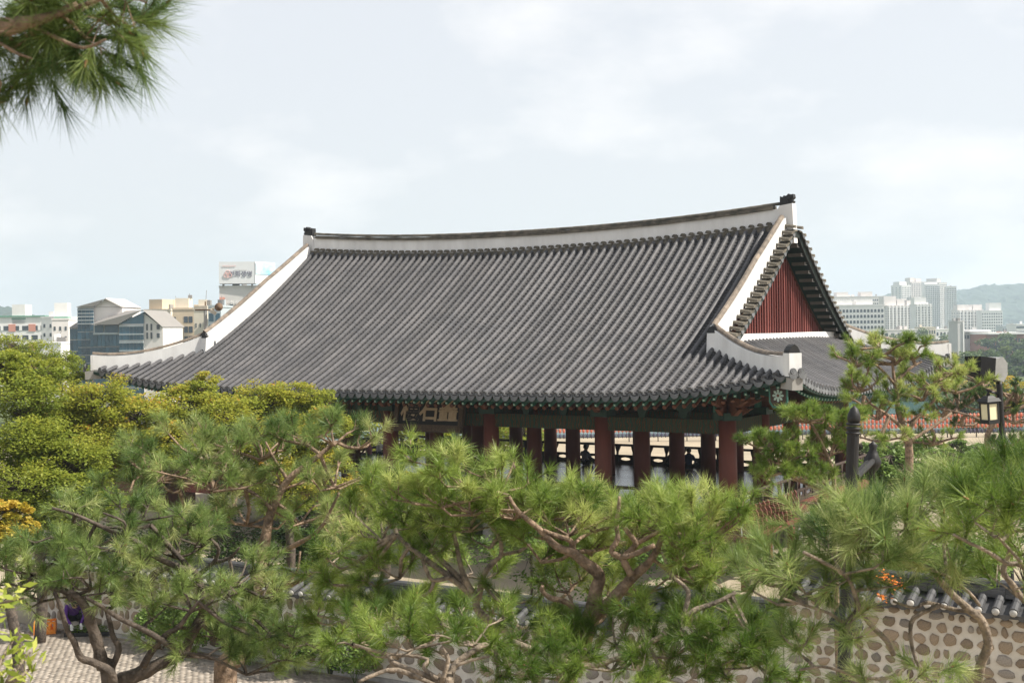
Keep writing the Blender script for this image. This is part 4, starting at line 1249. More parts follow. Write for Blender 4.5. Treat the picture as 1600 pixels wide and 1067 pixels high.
# ------------------------------------------------------------------ people (one continuous body each)
SKIN = mat('skin', (0.45, 0.28, 0.20), 0.6); HAIR = mat('black_hair', (0.012, 0.010, 0.009), 0.5)
def cloth(name, c): return mat(name, c, 0.85, scale=8)
def person(label, loc, rz, joints, edges, colours, hair=0.125):
    """joints name -> (pos, radius); edges (a, b, material); skinned into one surface, coloured by the nearest bone"""
    names = list(joints)
    me = bpy.data.meshes.new('person')
    me.from_pydata([joints[n_][0] for n_ in names], [(names.index(a), names.index(b_)) for a, b_, _ in edges], [])
    o = bpy.data.objects.new('person', me); COL.objects.link(o)
    md = o.modifiers.new('s', 'SKIN'); sv_ = me.skin_vertices[0].data
    for i, n_ in enumerate(names):
        r_ = joints[n_][1]; sv_[i].radius = (r_, r_) if not isinstance(r_, tuple) else r_
        sv_[i].use_root = (n_ == 'pelvis')
    md.use_smooth_shade = True
    ss = o.modifiers.new('d', 'SUBSURF'); ss.levels = 1; ss.render_levels = 1
    dg = bpy.context.evaluated_depsgraph_get()
    m2 = bpy.data.meshes.new_from_object(o.evaluated_get(dg))
    bpy.data.objects.remove(o)
    m2.materials.clear()
    mats_ = [SKIN] + colours
    for m_ in mats_: m2.materials.append(m_)
    seg = [(Vector(joints[a][0]), Vector(joints[b_][0]), k) for a, b_, k in edges]
    for p in m2.polygons:
        c = p.center; best = (9, 0)
        for a, b_, k in seg:
            d = b_ - a; t = max(0, min(1, (c - a).dot(d) / max(d.dot(d), 1e-9)))
            dist = (c - a - d * t).length
            if dist < best[0]: best = (dist, k)
        p.material_index = best[1]
    e = link('person', m2, None, loc, (0, 0, rz)); tag(e, label, 'person')
    hd = Vector(joints['head'][0])
    b = MB(); b.lathe([(0.0, 0.135), (0.06, 0.125), (0.10, 0.08), (0.112, 0.02), (0.105, -0.04), (0.08, -0.07)], 12, c=hd + Vector((0, 0.022, 0.01)))
    b.build('hair', HAIR, e, smooth=True)
    b = MB()
    for x in (-0.035, 0.035): b.lathe([(0.012, 0), (0.008, 0.008)], 6, c=hd + Vector((x, -0.095, 0.0)), rot=Matrix.Rotation(PI / 2, 3, 'X'))
    b.tube([hd + Vector((0, -0.098, 0.0)), hd + Vector((0, -0.118, -0.035)), hd + Vector((0, -0.095, -0.045))], 0.012, 5)
    b.build('face', SKIN, e)
    return e
def arm_hand(J, Ed, s, sh, el, wr, fdir, mat_i, mskin=0):
    J['sh' + s] = (sh, 0.07); J['el' + s] = (el, 0.05); J['wr' + s] = (wr, 0.034)
    w = Vector(wr); f = Vector(fdir).normalized()
    J['pa' + s] = (tuple(w + f * 0.07), 0.036)
    Ed += [('chest', 'sh' + s, mat_i), ('sh' + s, 'el' + s, mat_i), ('el' + s, 'wr' + s, mat_i), ('wr' + s, 'pa' + s, mskin)]
    side = f.cross(Vector((0, 0, 1)));  side = side.normalized() if side.length > .01 else Vector((1, 0, 0))
    for k, (o_, l_) in enumerate(((-0.027, 0.062), (-0.009, 0.072), (0.010, 0.068), (0.028, 0.052))):
        J[f'f{k}{s}'] = (tuple(w + f * (0.10 + l_) + side * o_ * 1.3 + Vector((0, 0, -0.015))), 0.009)
        Ed.append(('pa' + s, f'f{k}{s}', mskin))
    J['th' + s] = (tuple(w + f * 0.09 + side * (-0.06) + Vector((0, 0, 0.01))), 0.010); Ed.append(('pa' + s, 'th' + s, mskin))
def seated(lean=0.1, knee=0.28):
    J = {'pelvis': ((0, 0, 0.12), 0.15), 'waist': ((0, -lean * .4, 0.32), 0.135), 'chest': ((0, -lean, 0.52), 0.15), 'neck': ((0, -lean * 1.2, 0.66), 0.055), 'head': ((0, -lean * 1.4, 0.79), 0.10)}
    Ed = [('pelvis', 'waist', 1), ('waist', 'chest', 1), ('chest', 'neck', 1), ('neck', 'head', 0)]
    for s, x in (('l', -1), ('r', 1)):
        J['hip' + s] = ((x * 0.10, -0.02, 0.11), 0.10); J['kn' + s] = ((x * 0.36, -0.30, 0.16 + knee * 0.3), 0.075); J['an' + s] = ((-x * 0.02, -0.42, 0.06), 0.05); J['to' + s] = ((-x * 0.16, -0.46, 0.045), 0.04)
        Ed += [('pelvis', 'hip' + s, 2), ('hip' + s, 'kn' + s, 2), ('kn' + s, 'an' + s, 2), ('an' + s, 'to' + s, 0)]
        arm_hand(J, Ed, s, (x * 0.18, -lean, 0.56), (x * 0.27, -lean - 0.08, 0.33), (x * 0.24, -lean - 0.26, 0.27), (-x * 0.3, -1, -0.2), 1)
    return J, Ed
def standing():
    J = {'pelvis': ((0, 0, 0.92), 0.15), 'waist': ((0, 0, 1.08), 0.13), 'chest': ((0, 0, 1.30), 0.155), 'neck': ((0, 0, 1.47), 0.055), 'head': ((0, -0.02, 1.60), 0.10)}
    Ed = [('pelvis', 'waist', 1), ('waist', 'chest', 1), ('chest', 'neck', 1), ('neck', 'head', 0)]
    for s, x in (('l', -1), ('r', 1)):
        J['hip' + s] = ((x * 0.09, 0, 0.88), 0.105); J['kn' + s] = ((x * 0.10, -0.02, 0.48), 0.07); J['an' + s] = ((x * 0.10, 0.02, 0.09), 0.045); J['to' + s] = ((x * 0.12, -0.14, 0.045), 0.04)
        Ed += [('pelvis', 'hip' + s, 2), ('hip' + s, 'kn' + s, 2), ('kn' + s, 'an' + s, 2), ('an' + s, 'to' + s, 2)]
        arm_hand(J, Ed, s, (x * 0.18, 0, 1.36), (x * 0.24, 0.02, 1.08), (x * 0.23, -0.10, 0.86), (0, -0.3, -1), 1)
    return J, Ed
def squatting():
    J = {'pelvis': ((0, 0.12, 0.34), 0.15), 'waist': ((0, 0.02, 0.50), 0.14), 'chest': ((0, -0.18, 0.66), 0.155), 'neck': ((0, -0.32, 0.74), 0.055), 'head': ((0, -0.44, 0.80), 0.10)}
    Ed = [('pelvis', 'waist', 1), ('waist', 'chest', 1), ('chest', 'neck', 1), ('neck', 'head', 0)]
    for s, x in (('l', -1), ('r', 1)):
        J['hip' + s] = ((x * 0.12, 0.10, 0.32), 0.10); J['kn' + s] = ((x * 0.22, -0.26, 0.46), 0.075); J['an' + s] = ((x * 0.17, 0.02, 0.09), 0.05); J['to' + s] = ((x * 0.19, -0.14, 0.045), 0.04)
        Ed += [('pelvis', 'hip' + s, 2), ('hip' + s, 'kn' + s, 2), ('kn' + s, 'an' + s, 2), ('an' + s, 'to' + s, 2)]
        arm_hand(J, Ed, s, (x * 0.19, -0.20, 0.70), (x * 0.24, -0.38, 0.46), (x * 0.12, -0.56, 0.28), (0, -0.7, -0.7), 1, 3)
    return J, Ed
blk = cloth('black_cloth', (0.018, 0.018, 0.02)); grey = cloth('grey_cloth', (0.22, 0.23, 0.25)); pale = cloth('pale_blue_cloth', (0.55, 0.62, 0.70)); navy = cloth('navy_cloth', (0.03, 0.04, 0.08)); purple = cloth('purple_cloth', (0.11, 0.035, 0.24)); whitec = cloth('white_cloth', (0.72, 0.72, 0.70)); pink = cloth('pink_cloth', (0.5, 0.25, 0.26))
def on_floor(px, v):
    """where the line of sight at column px meets the row v of the pavilion floor"""
    best = None
    for u in np.linspace(-11.8, 11.8, 400):
        p = pav_pt(u, v, FLOOR)
        x = 800 + FPX * p.x / p.y
        if best is None or abs(x - px) < best[0]: best = (abs(x - px), p)
    return best[1]
for px, v, rz, cl_, pose, lab in (
        (909, 5.3, 2.3, [grey, blk], seated, 'person in grey shirt sitting on the pavilion floor, arms on knees'),
        (1050, 5.5, 3.3, [blk, blk], seated, 'person in black sitting at the far railing beside a second dark figure'),
        (1074, 5.7, 2.9, [navy, blk], seated, 'person in navy sitting just right of the figure in black'),
        (825, 5.9, 2.6, [navy, blk], seated, 'person in navy sitting between two columns at the far rail'),
        (709, 5.8, 2.2, [pale, navy], standing, 'person in pale blue top standing at the far railing'),
        (748, 5.9, 3.0, [blk, blk], seated, 'person in black sitting right of the standing figure in pale blue'),
        (588, 4.6, 1.2, [whitec, navy], seated, 'person in white top sitting near the left columns'),
        (575, 3.6, 4.0, [pink, grey], seated, 'person in pink top sitting near the left columns')):
    p = on_floor(px, v)
    J, Ed = pose()
    person(lab, p + Vector((0, 0, 0.004 if pose is standing else 0.01)), rz, J, Ed, cl_)
J, Ed = squatting()
person('person in purple top and black trousers squatting over the seedlings, white gloves on', ground_at(117, 992) + Vector((-0.18, 0.42, 0.026)), 0.45, J, Ed, [purple, blk, whitec])
# ------------------------------------------------------------------ the town
def bmat(name, c, var=0.12): return mat(name, c, 0.8, var=var, scale=0.15, spec=0.2)
M['w_white'] = bmat('white_render', (0.80, 0.785, 0.765)); M['w_cream'] = bmat('cream_render', (0.68, 0.61, 0.50)); M['w_tan'] = bmat('tan_render', (0.54, 0.44, 0.32))
M['w_pink'] = bmat('pale_pink_cladding', (0.74, 0.69, 0.66)); M['w_grey'] = bmat('grey_render', (0.50, 0.49, 0.475)); M['w_brick'] = bmat('red_brick', (0.30, 0.13, 0.09))
M['w_green'] = bmat('green_roof_paint', (0.16, 0.32, 0.24)); M['r_grey'] = bmat('grey_metal_roof', (0.24, 0.225, 0.21)); M['w_coral'] = bmat('coral_panel', (0.60, 0.27, 0.20))
M['pane'] = mat('window_glass', (0.045, 0.060, 0.075), 0.15, spec=0.6, scale=0.4, col2=(0.02, 0.03, 0.04), rand=0.3)
M['curtain'] = mat('blue_curtain_glass', (0.035, 0.105, 0.155), 0.15, spec=0.6, scale=0.25, col2=(0.018, 0.06, 0.09), rand=0.35)
M['spandrel'] = mat('pale_spandrel', (0.46, 0.50, 0.52), 0.5)
def bld(label, x0, x1, ytop, d, depth, yaw, m, base=-12.0, cat='building', group=None, name='building'):
    """box building whose camera-side face spans photo columns x0..x1 at distance d; local x along the face, y back"""
    a, c = at(x0, ytop, d), at(x1, ytop, d)
    w = (c - a).length / max(0.3, math.cos(yaw))
    e = empty(name, ((a.x + c.x) / 2, d, base), yaw); tag(e, label, cat, group)
    H = (a.z + c.z) / 2 - base
    b = MB(); b.box((0, depth / 2, H / 2), (w, depth, H)); b.build('wall', m, e)
    b = MB(); b.box((0, depth / 2, H + 0.25), (w + .3, depth + .3, 0.5)); b.build('parapet', m, e)
    rr = random.Random(int(x0 * 7 + x1))
    for q in range(2 + int(w / 14)):                      # roof clutter: tanks, vents and masts
        xx = rr.uniform(-w * .42, w * .42); hh = rr.uniform(0.8, 2.0)
        b = MB(); b.box((xx, depth * rr.uniform(.3, .7), H + .5 + hh / 2), (rr.uniform(.8, 2.4), rr.uniform(.8, 2), hh)); b.build('roof_unit', M['r_grey'] if q % 2 else m, e)
    b = MB(); b.tube([(w * rr.uniform(-.4, .4), depth / 2, H), (w * rr.uniform(-.4, .4) * 0 + w * .1, depth / 2, H + rr.uniform(2.5, 5))], 0.06, 4); b.build('mast', M['r_grey'], e)
    return e, w, H
def windows(e, w, z0, z1, nx, nz, fw, fh, m=None, x0=None, face='front', depth=0, single=True, sill=False):
    """grid of panes on a face, each pane a piece of its own when single"""
    m = m or M['pane']
    xa = -w / 2 if x0 is None else x0[0]; xb = w / 2 if x0 is None else x0[1]
    cw, ch = (xb - xa) / nx, (z1 - z0) / nz
    me = None; b = MB()
    for i in range(nx):
        for k in range(nz):
            x, z = xa + cw * (i + .5), z0 + ch * (k + .5)
            if face == 'front': c, dm = (x, -0.02, z), (cw * fw, 0.12, ch * fh)
            elif face == 'right': c, dm = (w / 2 + 0.02, depth * (i + .5) / nx, z), (0.12, depth / nx * fw, ch * fh)
            else: c, dm = (-w / 2 - 0.02, depth * (i + .5) / nx, z), (0.12, depth / nx * fw, ch * fh)
            if single:
                if me is None:
                    q = MB(); q.box((0, 0, 0), dm); me = q.mesh('window', m)
                link('window', me, e, c)
            else: b.box(c, dm)
    if not single: tag(b.build('windows', m, e), kind='stuff')
def part_box(e, name, c, dm, m): 
    b = MB(); b.box(c, dm); return b.build(name, m, e)
# apartment block with green roof, far left
d = 420.0
e, w, H = bld('white apartment block with green roof edge and coral panels at the far left', -60, 66, 497, d, 18, 0.10, M['w_white'])
for k in range(5):
    z = H - 3.4 - k * 3.1
    b = MB(); b.box((0, -0.02, z), (w * 0.97, 0.2, 1.5)); b.build('window_band', M['pane'], e)
    for q in range(9): part_box(e, 'pier', (-w / 2 + w * (q + .5) / 9, -0.05, z), (0.9, 0.24, 1.5), M['w_white'])
    if k % 2 == 0:
        for q in (0.62, 0.86): part_box(e, 'coral_panel', (-w / 2 + w * q, -0.06, z + 0.1), (2.2, 0.3, 2.4), M['w_coral'])
b = MB(); b.box((0, 9, H + 0.5), (w + 1, 19, 0.5)); b.build('roof_edge', M['w_green'], e)
part_box(e, 'stair_tower', (w * 0.20, 4, H + 1.2), (4.2, 8, 6.4), M['w_white']); part_box(e, 'tower_band', (w * 0.20, 3.98, H - 0.2), (4.4, 8.2, 0.6), M['w_green'])
windows(e, w, H - 16, H - 1, 4, 5, 0.4, 0.45, face='right', depth=18)
# white blocks beside it
e, w, H = bld('plain white block with small windows between apartment block and glass office', 64, 84, 497, 380, 16, -0.1, M['w_white'])
windows(e, w, H - 9, H - 1, 2, 3, 0.3, 0.4)
e, w, H = bld('white block with stair tower left of the glass office', 82, 106, 500, 350, 16, 0.2, M['w_pink'])
part_box(e, 'stair_tower', (0, 5, H + 1.5), (w * 0.8, 7, 6.5), M['w_white']); windows(e, w, H - 9, H - 1, 3, 3, 0.35, 0.4)
part_box(e, 'roof_band', (0, 4.9, H + 0.6), (w * 0.86, 7.3, 0.7), M['w_green'])
e, w, H = bld('low pale building with a blue sign dot behind the trees', 60, 95, 538, 300, 14, 0.0, M['w_white'])
windows(e, w, H - 8, H - 2, 5, 2, 0.4, 0.5)
# glass office complex with gabled metal roofs
d = 230.0
def gable_roof(e, name, xa, xb, y0, y1, z, rise, along='y', m=None):
    b = MB()
    if along == 'x':   # ridge runs across the view
        b.prism([(y0 - .4, z), (y1 + .4, z), ((y0 + y1) / 2, z + rise)], xa - .4, xb + .4, Matrix(((0, 1, 0, 0), (1, 0, 0, 0), (0, 0, 1, 0), (0, 0, 0, 1))))
    else:
        b.prism([(xa - .4, z), (xb + .4, z), ((xa + xb) / 2, z + rise)], y0 - .4, y1 + .4)
    return b.build(name, m or M['r_grey'], e)
k_ = d / FPX
def U(px): return (px - 178) * k_          # local x on this complex
c0 = at(178, 520, d)
GO = empty('office_building', (c0.x, d, -12.0)); tag(GO, 'blue glass office complex with grey gabled roofs and pale end walls', 'building')
def Zp(py, px=178): return at(px, py, d).z + 12.0
def mass(x0, x1, ytop, y0, y1, m, name='wall'):
    H_ = Zp(ytop, (x0 + x1) / 2)
    b = MB(); b.box(((U(x0) + U(x1)) / 2, (y0 + y1) / 2, H_ / 2), (U(x1) - U(x0), y1 - y0, H_)); b.build(name, m, GO)
    return H_
def curtain(x0, x1, ytop, y, nx, nz, zb=2.0):
    H_ = Zp(ytop, (x0 + x1) / 2); cw = (U(x1) - U(x0)) / nx; ch = (H_ - zb) / nz
    q = MB(); q.box((0, 0, 0), (cw * 0.93, 0.10, ch * 0.90)); me = q.mesh('glass_panel', M['curtain'])
    for i in range(nx):
        for k in range(nz): link('glass_panel', me, GO, (U(x0) + cw * (i + .5), y - 0.03, zb + ch * (k + .5)))
H1 = mass(91, 124, 512, 6, 18, M['w_grey'], 'left_wing'); curtain(91, 124, 513, 6, 6, 9)
b = MB(); b.add([(U(90), 5.6, H1), (U(124), 5.6, H1), (U(124), 9, H1 + 3.1), (U(103), 9, H1 + 1.6), (U(90), 16, H1), (U(124), 16, H1 + 3.1)], [(0, 1, 2, 3), (3, 2, 5, 4)]); b.build('left_roof', M['r_grey'], GO)
H2 = mass(121.5, 147, 480, 0, 12, M['w_grey'], 'glass_tower'); curtain(121.5, 147, 482, 0, 4, 16)
for k in range(5): part_box(GO, 'louvre', ((U(121.5) + U(147)) / 2, -0.12, H2 - 0.5 - k * 0.62), (U(147) - U(121.5), 0.2, 0.16), M['spandrel'])
H2b = mass(147, 190, 480, 0.5, 12, M['w_pink'], 'pale_gable_wall'); part_box(GO, 'small_window', (U(155), 0.4, H2b - 3.4), (1.0, 0.2, 1.3), M['pane'])
b = MB(); xa, xm, xb = U(120), U(165), U(191)
b.prism([(U(147), H2), (xb, H2), (xm, H2 + 1.6)], 0.5, 12); b.build('gable_peak', M['w_pink'], GO)
b = MB(); zt_ = Zp(467, 160)
b.add([(U(120), -0.4, H2 + .05), (U(147.5), -0.4, H2 + .05), (U(166), -0.4, zt_), (U(145), 6, zt_ + .02), (U(120), 12.2, H2 + .05), (U(166), 12.2, zt_), (U(191.5), -0.4, H2 - 0.1), (U(191.5), 12.2, H2 - .1)], [(0, 1, 2, 3), (0, 3, 4), (2, 6, 7, 5), (3, 2, 5)])
b.build('tower_roof', M['r_grey'], GO)
H3 = mass(155, 197, 508, -3, 10, M['w_grey'], 'middle_wing'); 
for i, (xa, xb) in enumerate(((157, 170), (172, 193))): part_box(GO, 'large_window', ((U(xa) + U(xb)) / 2, -3.05, Zp(515)), (U(xb) - U(xa), 0.16, 1.5), M['curtain'])
curtain(150, 197, 522, -3.2, 8, 8); part_box(GO, 'cornice', ((U(155) + U(197)) / 2, -3.3, Zp(521)), (U(197) - U(155), 0.3, 0.3), M['spandrel'])
H4 = mass(197, 234.5, 506, -4, 10, M['w_grey'], 'right_wing'); curtain(197, 234.5, 508, -4, 7, 7)
b = MB(); b.prism([(U(197), H4), (U(234.5), H4), (U(234.5), Zp(488, 230))], -4, 9.9); b.build('glass_gable', M['curtain'], GO)
for k in range(7): part_box(GO, 'spandrel_band', ((U(197) + U(234.5)) / 2, -4.12, H4 - 0.4 - 1.45 * k), (U(234.5) - U(197), 0.16, 0.2), M['spandrel'])
H5 = mass(234.5, 263, 512, -3.6, 10, M['w_pink'], 'end_wall')
b = MB(); b.prism([(U(234.5), H5), (U(263), H5), (U(234.5), Zp(490, 236))], -3.6, 10); b.build('end_gable', M['w_pink'], GO)
for xw in (239, 245.5, 256):
    for yw in (512, 525):
        if xw == 256 or True: part_box(GO, 'slit_window', (U(xw), -3.65, Zp(yw)), (0.28 if xw < 250 else 0.5, 0.16, 1.15 if xw < 250 else 0.8), M['pane'])
b = MB()
zr_ = Zp(485, 220); ze = Zp(507, 196)
b.add([(U(155), -4.6, ze), (U(197), -4.6, ze), (U(235), -4.6, zr_), (U(178), 4, zr_), (U(155), 4, ze + 1.4), (U(235), 11, zr_), (U(264.5), -4.4, Zp(511, 262)), (U(264.5), 11, Zp(511, 262))], [(0, 1, 2, 3), (0, 3, 4), (3, 2, 5), (2, 6, 7, 5)])
b.build('long_roof', M['r_grey'], GO)
# cream and tan flats
e, w, H = bld('cream apartment block with tan stair tower behind the office', 224, 268, 486, 330, 16, -0.25, M['w_cream'])
windows(e, w, H - 16, H - 1.5, 6, 5, 0.42, 0.45); part_box(e, 'stair_tower', (-w * 0.22, 6, H + 1.3), (w * 0.5, 8, 3.6), M['w_tan'])
e, w, H = bld('tan apartment block with balcony windows in two columns', 270, 303, 484, 315, 15, 0.12, M['w_tan'])
windows(e, w, H - 16, H - 1, 1, 6, 0.35, 0.4, x0=(-w / 2, -w * 0.28)); windows(e, w, H - 16, H - 1.2, 2, 6, 0.8, 0.62, x0=(0.0, w * 0.44)); part_box(e, 'stair_tower', (-w * 0.1, 5, H + 1.2), (w * 0.62, 7, 3.4), M['w_cream'])
part_box(e, 'water_tank', (w * 0.2, 5, H + 3.3), (0.9, 0.9, 0.9), M['r_grey'])
e, w, H = bld('blank cream block right of the tan flats', 303, 322, 484, 300, 14, 0.05, M['w_cream'])
windows(e, w, H - 12, H - 2, 3, 3, 0.25, 0.3)
e, w, H = bld('narrow pale blue glass block beside the sign tower', 325, 345, 480, 290, 12, 0.0, M['spandrel'])
windows(e, w, H - 14, H - 1, 2, 5, 0.7, 0.7, m=M['curtain'])
# sign tower with roof billboard
d = 350.0
e, w, H = bld('grey office tower with red brick base carrying a large roof billboard', 344, 404, 449, d, 14, 0.20, M['w_grey'], name='sign_tower')
windows(e, w, H - 8.4, H - 6.2, 6, 1, 0.4, 0.75); windows(e, w, H - 5.6, H - 4.0, 5, 1, 0.3, 0.6)
part_box(e, 'white_sign_band', (0, -0.25, H - 10.2), (w * 1.02, 0.4, 1.9), M['w_white'])
glyph_bars('sign_lettering', 7, 1.0, M['pane'], e, plane_m((-1.0, -0.48, H - 10.2), (1, 0, 0), (0, 0, 1)), 3)
part_box(e, 'brick_front', (0, -0.2, H - 15.2), (w, 0.36, 8), M['w_brick']); part_box(e, 'red_corner', (-w * 0.43, -0.25, H - 4.4), (w * 0.13, 0.4, 3.4), M['w_coral'])
letters('sign_lettering', '한화생명', 1.4, M['w_white'], e, plane_m((-w * 0.12, -0.30, H - 4.3), (1, 0, 0), (0, 0, 1)), 0.03)
M['bill_grey'] = bmat('pale_grey_billboard', (0.60, 0.61, 0.62), 0.04); M['bill_white'] = bmat('white_billboard', (0.80, 0.80, 0.79), 0.03)
M['bill_blue'] = mat('sky_print', (0.20, 0.47, 0.70), 0.5, scale=0.25, col2=(0.62, 0.76, 0.84)); M['logo'] = bmat('pink_orange_logo', (0.70, 0.45, 0.42), 0.05); M['ink'] = bmat('dark_violet_ink', (0.10, 0.09, 0.14), 0.05)
a, c = at(335, 413, d - 1), at(389, 413, d - 1)
BB = empty('billboard', ((a.x + c.x) / 2 + 1.5, d - 1.2, H - 12.0), 0.16); tag(BB, 'large two-sided roof billboard, grey lettered front and white side with blue sky print', 'billboard')
zb_ = 1.0; hb = (at(360, 413, d).z - at(360, 447, d).z)
wb = (389 - 335) / FPX * d * 1.02
b = MB(); b.box((0, 2.9, zb_ + hb / 2), (wb, 5.6, hb)); b.build('billboard_box', M['bill_grey'], BB)
q = MB(); q.add([(wb / 2 + .03, 0.0, zb_), (wb / 2 + 5.4, 4.0, zb_), (wb / 2 + 5.4, 4.0, zb_ + hb * 0.97), (wb / 2 + .03, 0.0, zb_ + hb)], [(0, 1, 2, 3)])
b = MB(); b.prism([(0, 0), (6.4, 0), (6.4, hb * 0.97), (0, hb)], -0.5, 0, plane_m((wb / 2 + .05, 0.0, zb_), (0.82, 0.57, 0), (0, 0, 1)) @ Matrix(((1, 0, 0, 0), (0, 0, 1, 0), (0, 1, 0, 0), (0, 0, 0, 1)))); b.build('side_panel', M['bill_white'], BB)
rr_ = Vector((0.82, 0.57, 0)).normalized(); nn_ = rr_.cross(Vector((0, 0, 1)))
b = MB(); b.prism([(0.15, hb * 0.42), (6.2, hb * 0.40), (6.2, hb * 0.93), (0.15, hb * 0.96)], 0, 0.06, plane_m(Vector((wb / 2 + .05, 0.0, zb_)) - nn_ * -0.08, rr_, (0, 0, 1)) @ Matrix(((1, 0, 0, 0), (0, 0, 1, 0), (0, 1, 0, 0), (0, 0, 0, 1)))); b.build('sky_print', M['bill_blue'], BB)
letters('billboard_lettering', '한화생명', 1.75, M['ink'], BB, plane_m((wb * 0.10, -0.02, zb_ + hb * 0.42), (1, 0, 0), (0, 0, 1)), 0.03)
glyph_bars('billboard_lettering', 6, 0.55, M['logo'], BB, plane_m((-wb * 0.22, -0.02, zb_ + hb * 0.80), (1, 0, 0), (0, 0, 1)), 5)
glyph_bars('billboard_lettering', 10, 0.3, M['w_grey'], BB, plane_m((wb * 0.10, -0.02, zb_ + hb * 0.62), (1, 0, 0), (0, 0, 1)), 6)
b = MB()
for k in range(3):                                       # logo of three overlapping rings
    a_ = PI / 2 + k * 2 * PI / 3
    P = [(-wb * 0.26 + 0.45 * math.cos(a_) + 0.62 * math.cos(t), -0.03 - k * 0.02, zb_ + hb * 0.42 + 0.45 * math.sin(a_) + 0.62 * math.sin(t)) for t in np.linspace(0, 2 * PI, 17)]
    b.tube(P, 0.09, 5, cap=False)
b.build('ring_logo', M['logo'], BB)
b = MB()
for x in (-wb * .4, wb * .4):
    for y in (0.5, 5): b.tube([(x, y, -0.2), (x, y, zb_ + .1)], 0.15, 6)
b.build('billboard_posts', M['r_grey'], BB)
# --- right bank
def slab(label, x0, x1, ytop, d, depth, yaw, m, nx, nz, pent=(), fw=0.55, fh=0.5, base=-12, single=False, fins=0):
    e, w, H = bld(label, x0, x1, ytop, d, depth, yaw, m, base=base, cat='apartment block', group='apartment blocks across the river')
    windows(e, w, max(3, H - nz * 3.0), H - 1.2, nx, nz, fw, fh, single=single)
    windows(e, w, max(3, H - nz * 3.0), H - 1.2, 3, nz, 0.3, 0.4, single=False, face='left' if yaw > 0 else 'right', depth=depth)
    for px_, pw, ph in pent: part_box(e, 'penthouse', ((px_ - (x0 + x1) / 2) / FPX * d, depth / 2, H + ph / 2), (pw, depth * 0.6, ph), m)
    for k in range(fins): part_box(e, 'wall_fin', (-w / 2 + w * (k + .5) / fins, -0.25, (H) / 2), (0.9, 0.5, H), M['w_white'])
    return e, w, H
slab('long white slab block with grey window rows beside the gable', 1240, 1380, 478, 620, 14, -0.06, M['w_white'], 26, 9, ((1320, 8, 3.0), (1352, 8, 3)), 0.62, 0.55, single=False)
slab('hazy grey row of flats behind the long slab block', 1285, 1386, 464, 1000, 16, 0.0, M['w_pink'], 30, 12, ((1318, 9, 4), (1356, 9, 4)))
slab('white ribbed slab with two roof houses left of the towers', 1386, 1432, 478, 900, 16, 0.08, M['w_pink'], 14, 16, ((1393, 9, 7), (1412, 7, 5), (1424, 7, 4)), fins=8)
slab('white ribbed slab with a small blue panel low on its front', 1431, 1456, 476, 860, 16, -0.05, M['w_white'], 8, 16, ((1440, 8, 5),), fins=5)
slab('tall apartment tower, leftmost of the high cluster', 1408, 1424, 446, 1300, 20, 0.25, M['w_white'], 6, 26, ((1414, 8, 4),))
slab('tallest apartment tower of the high cluster with crowned roof', 1424, 1447, 441, 1330, 22, 0.1, M['w_pink'], 8, 28, ((1428, 5, 5), (1438, 6, 4)))
slab('tall pale tower in the middle of the high cluster', 1446, 1468, 445, 1280, 22, -0.1, M['w_white'], 8, 27, ((1452, 8, 3), (1462, 5, 3)))
slab('tall grey tower with two faces near the right of the cluster', 1466, 1481, 442, 1340, 24, 0.5, M['w_grey'], 6, 27, ((1472, 6, 5),))
slab('tall rounded pale tower at the right end of the cluster', 1479, 1494, 448, 1260, 22, -0.2, M['w_white'], 6, 26)
slab('stepped white flats right of the towers with pink roof houses', 1497, 1535, 485, 1100, 16, 0.05, M['w_pink'], 12, 10, ((1507, 10, 5), (1516, 6, 4), (1530, 8, 5)), fins=7)
slab('stepped white flats with a tall arched end tower', 1534, 1566, 486, 1080, 16, -0.05, M['w_white'], 9, 10, ((1557, 10, 7),))
e, w, H = bld('bare concrete tower of the low building by the far trees', 1496, 1506, 503, 560, 8, 0.15, M['w_grey'], cat='building')
part_box(e, 'edge_fin', (w * 0.4, -0.2, H / 2), (0.5, 0.4, H), M['w_white'])
e, w, H = bld('low modern hall with pale roof beside the concrete tower', 1505, 1545, 520, 580, 20, 0.0, M['w_grey'], cat='building')
part_box(e, 'curved_roof', (0, 8, H + 0.9), (w * 1.02, 20, 0.8), M['w_white']); windows(e, w, H - 3, H - 0.6, 8, 1, 0.7, 0.7)
e, w, H = bld('brown glazed hall with white roof edge behind the far trees', 1541, 1600, 524, 560, 20, 0.0, M['w_brick'], cat='building')
part_box(e, 'roof_slab', (0, 9, H + 0.9), (w * 1.04, 24, 0.8), M['w_white']); windows(e, w, H - 6, H - 0.8, 12, 1, 0.6, 0.8)
e, w, H = bld('small banded white building at the right edge', 1588, 1640, 507, 800, 16, 0.0, M['w_white'], cat='building')
for k in range(5): part_box(e, 'window_band', (0, -0.05, H - 1.6 - k * 3), (w, 0.2, 1.2), M['pane'])
for k, (x0, x1, yt, dd) in enumerate(((1440, 1462, 512, 700), (1462, 1496, 515, 720), (1380, 1440, 516, 680), (1566, 1590, 510, 900))):
    e, w, H = bld(['low cream house under the ribbed flats', 'low white house under the tall towers', 'low row of shops below the ribbed slab', 'pale blue low house between flats and right edge'][k], x0, x1, yt, dd, 12, 0.0, [M['w_cream'], M['w_white'], M['w_pink'], M['spandrel']][k])
    windows(e, w, H - 4, H - 0.8, 6, 1, 0.5, 0.6)
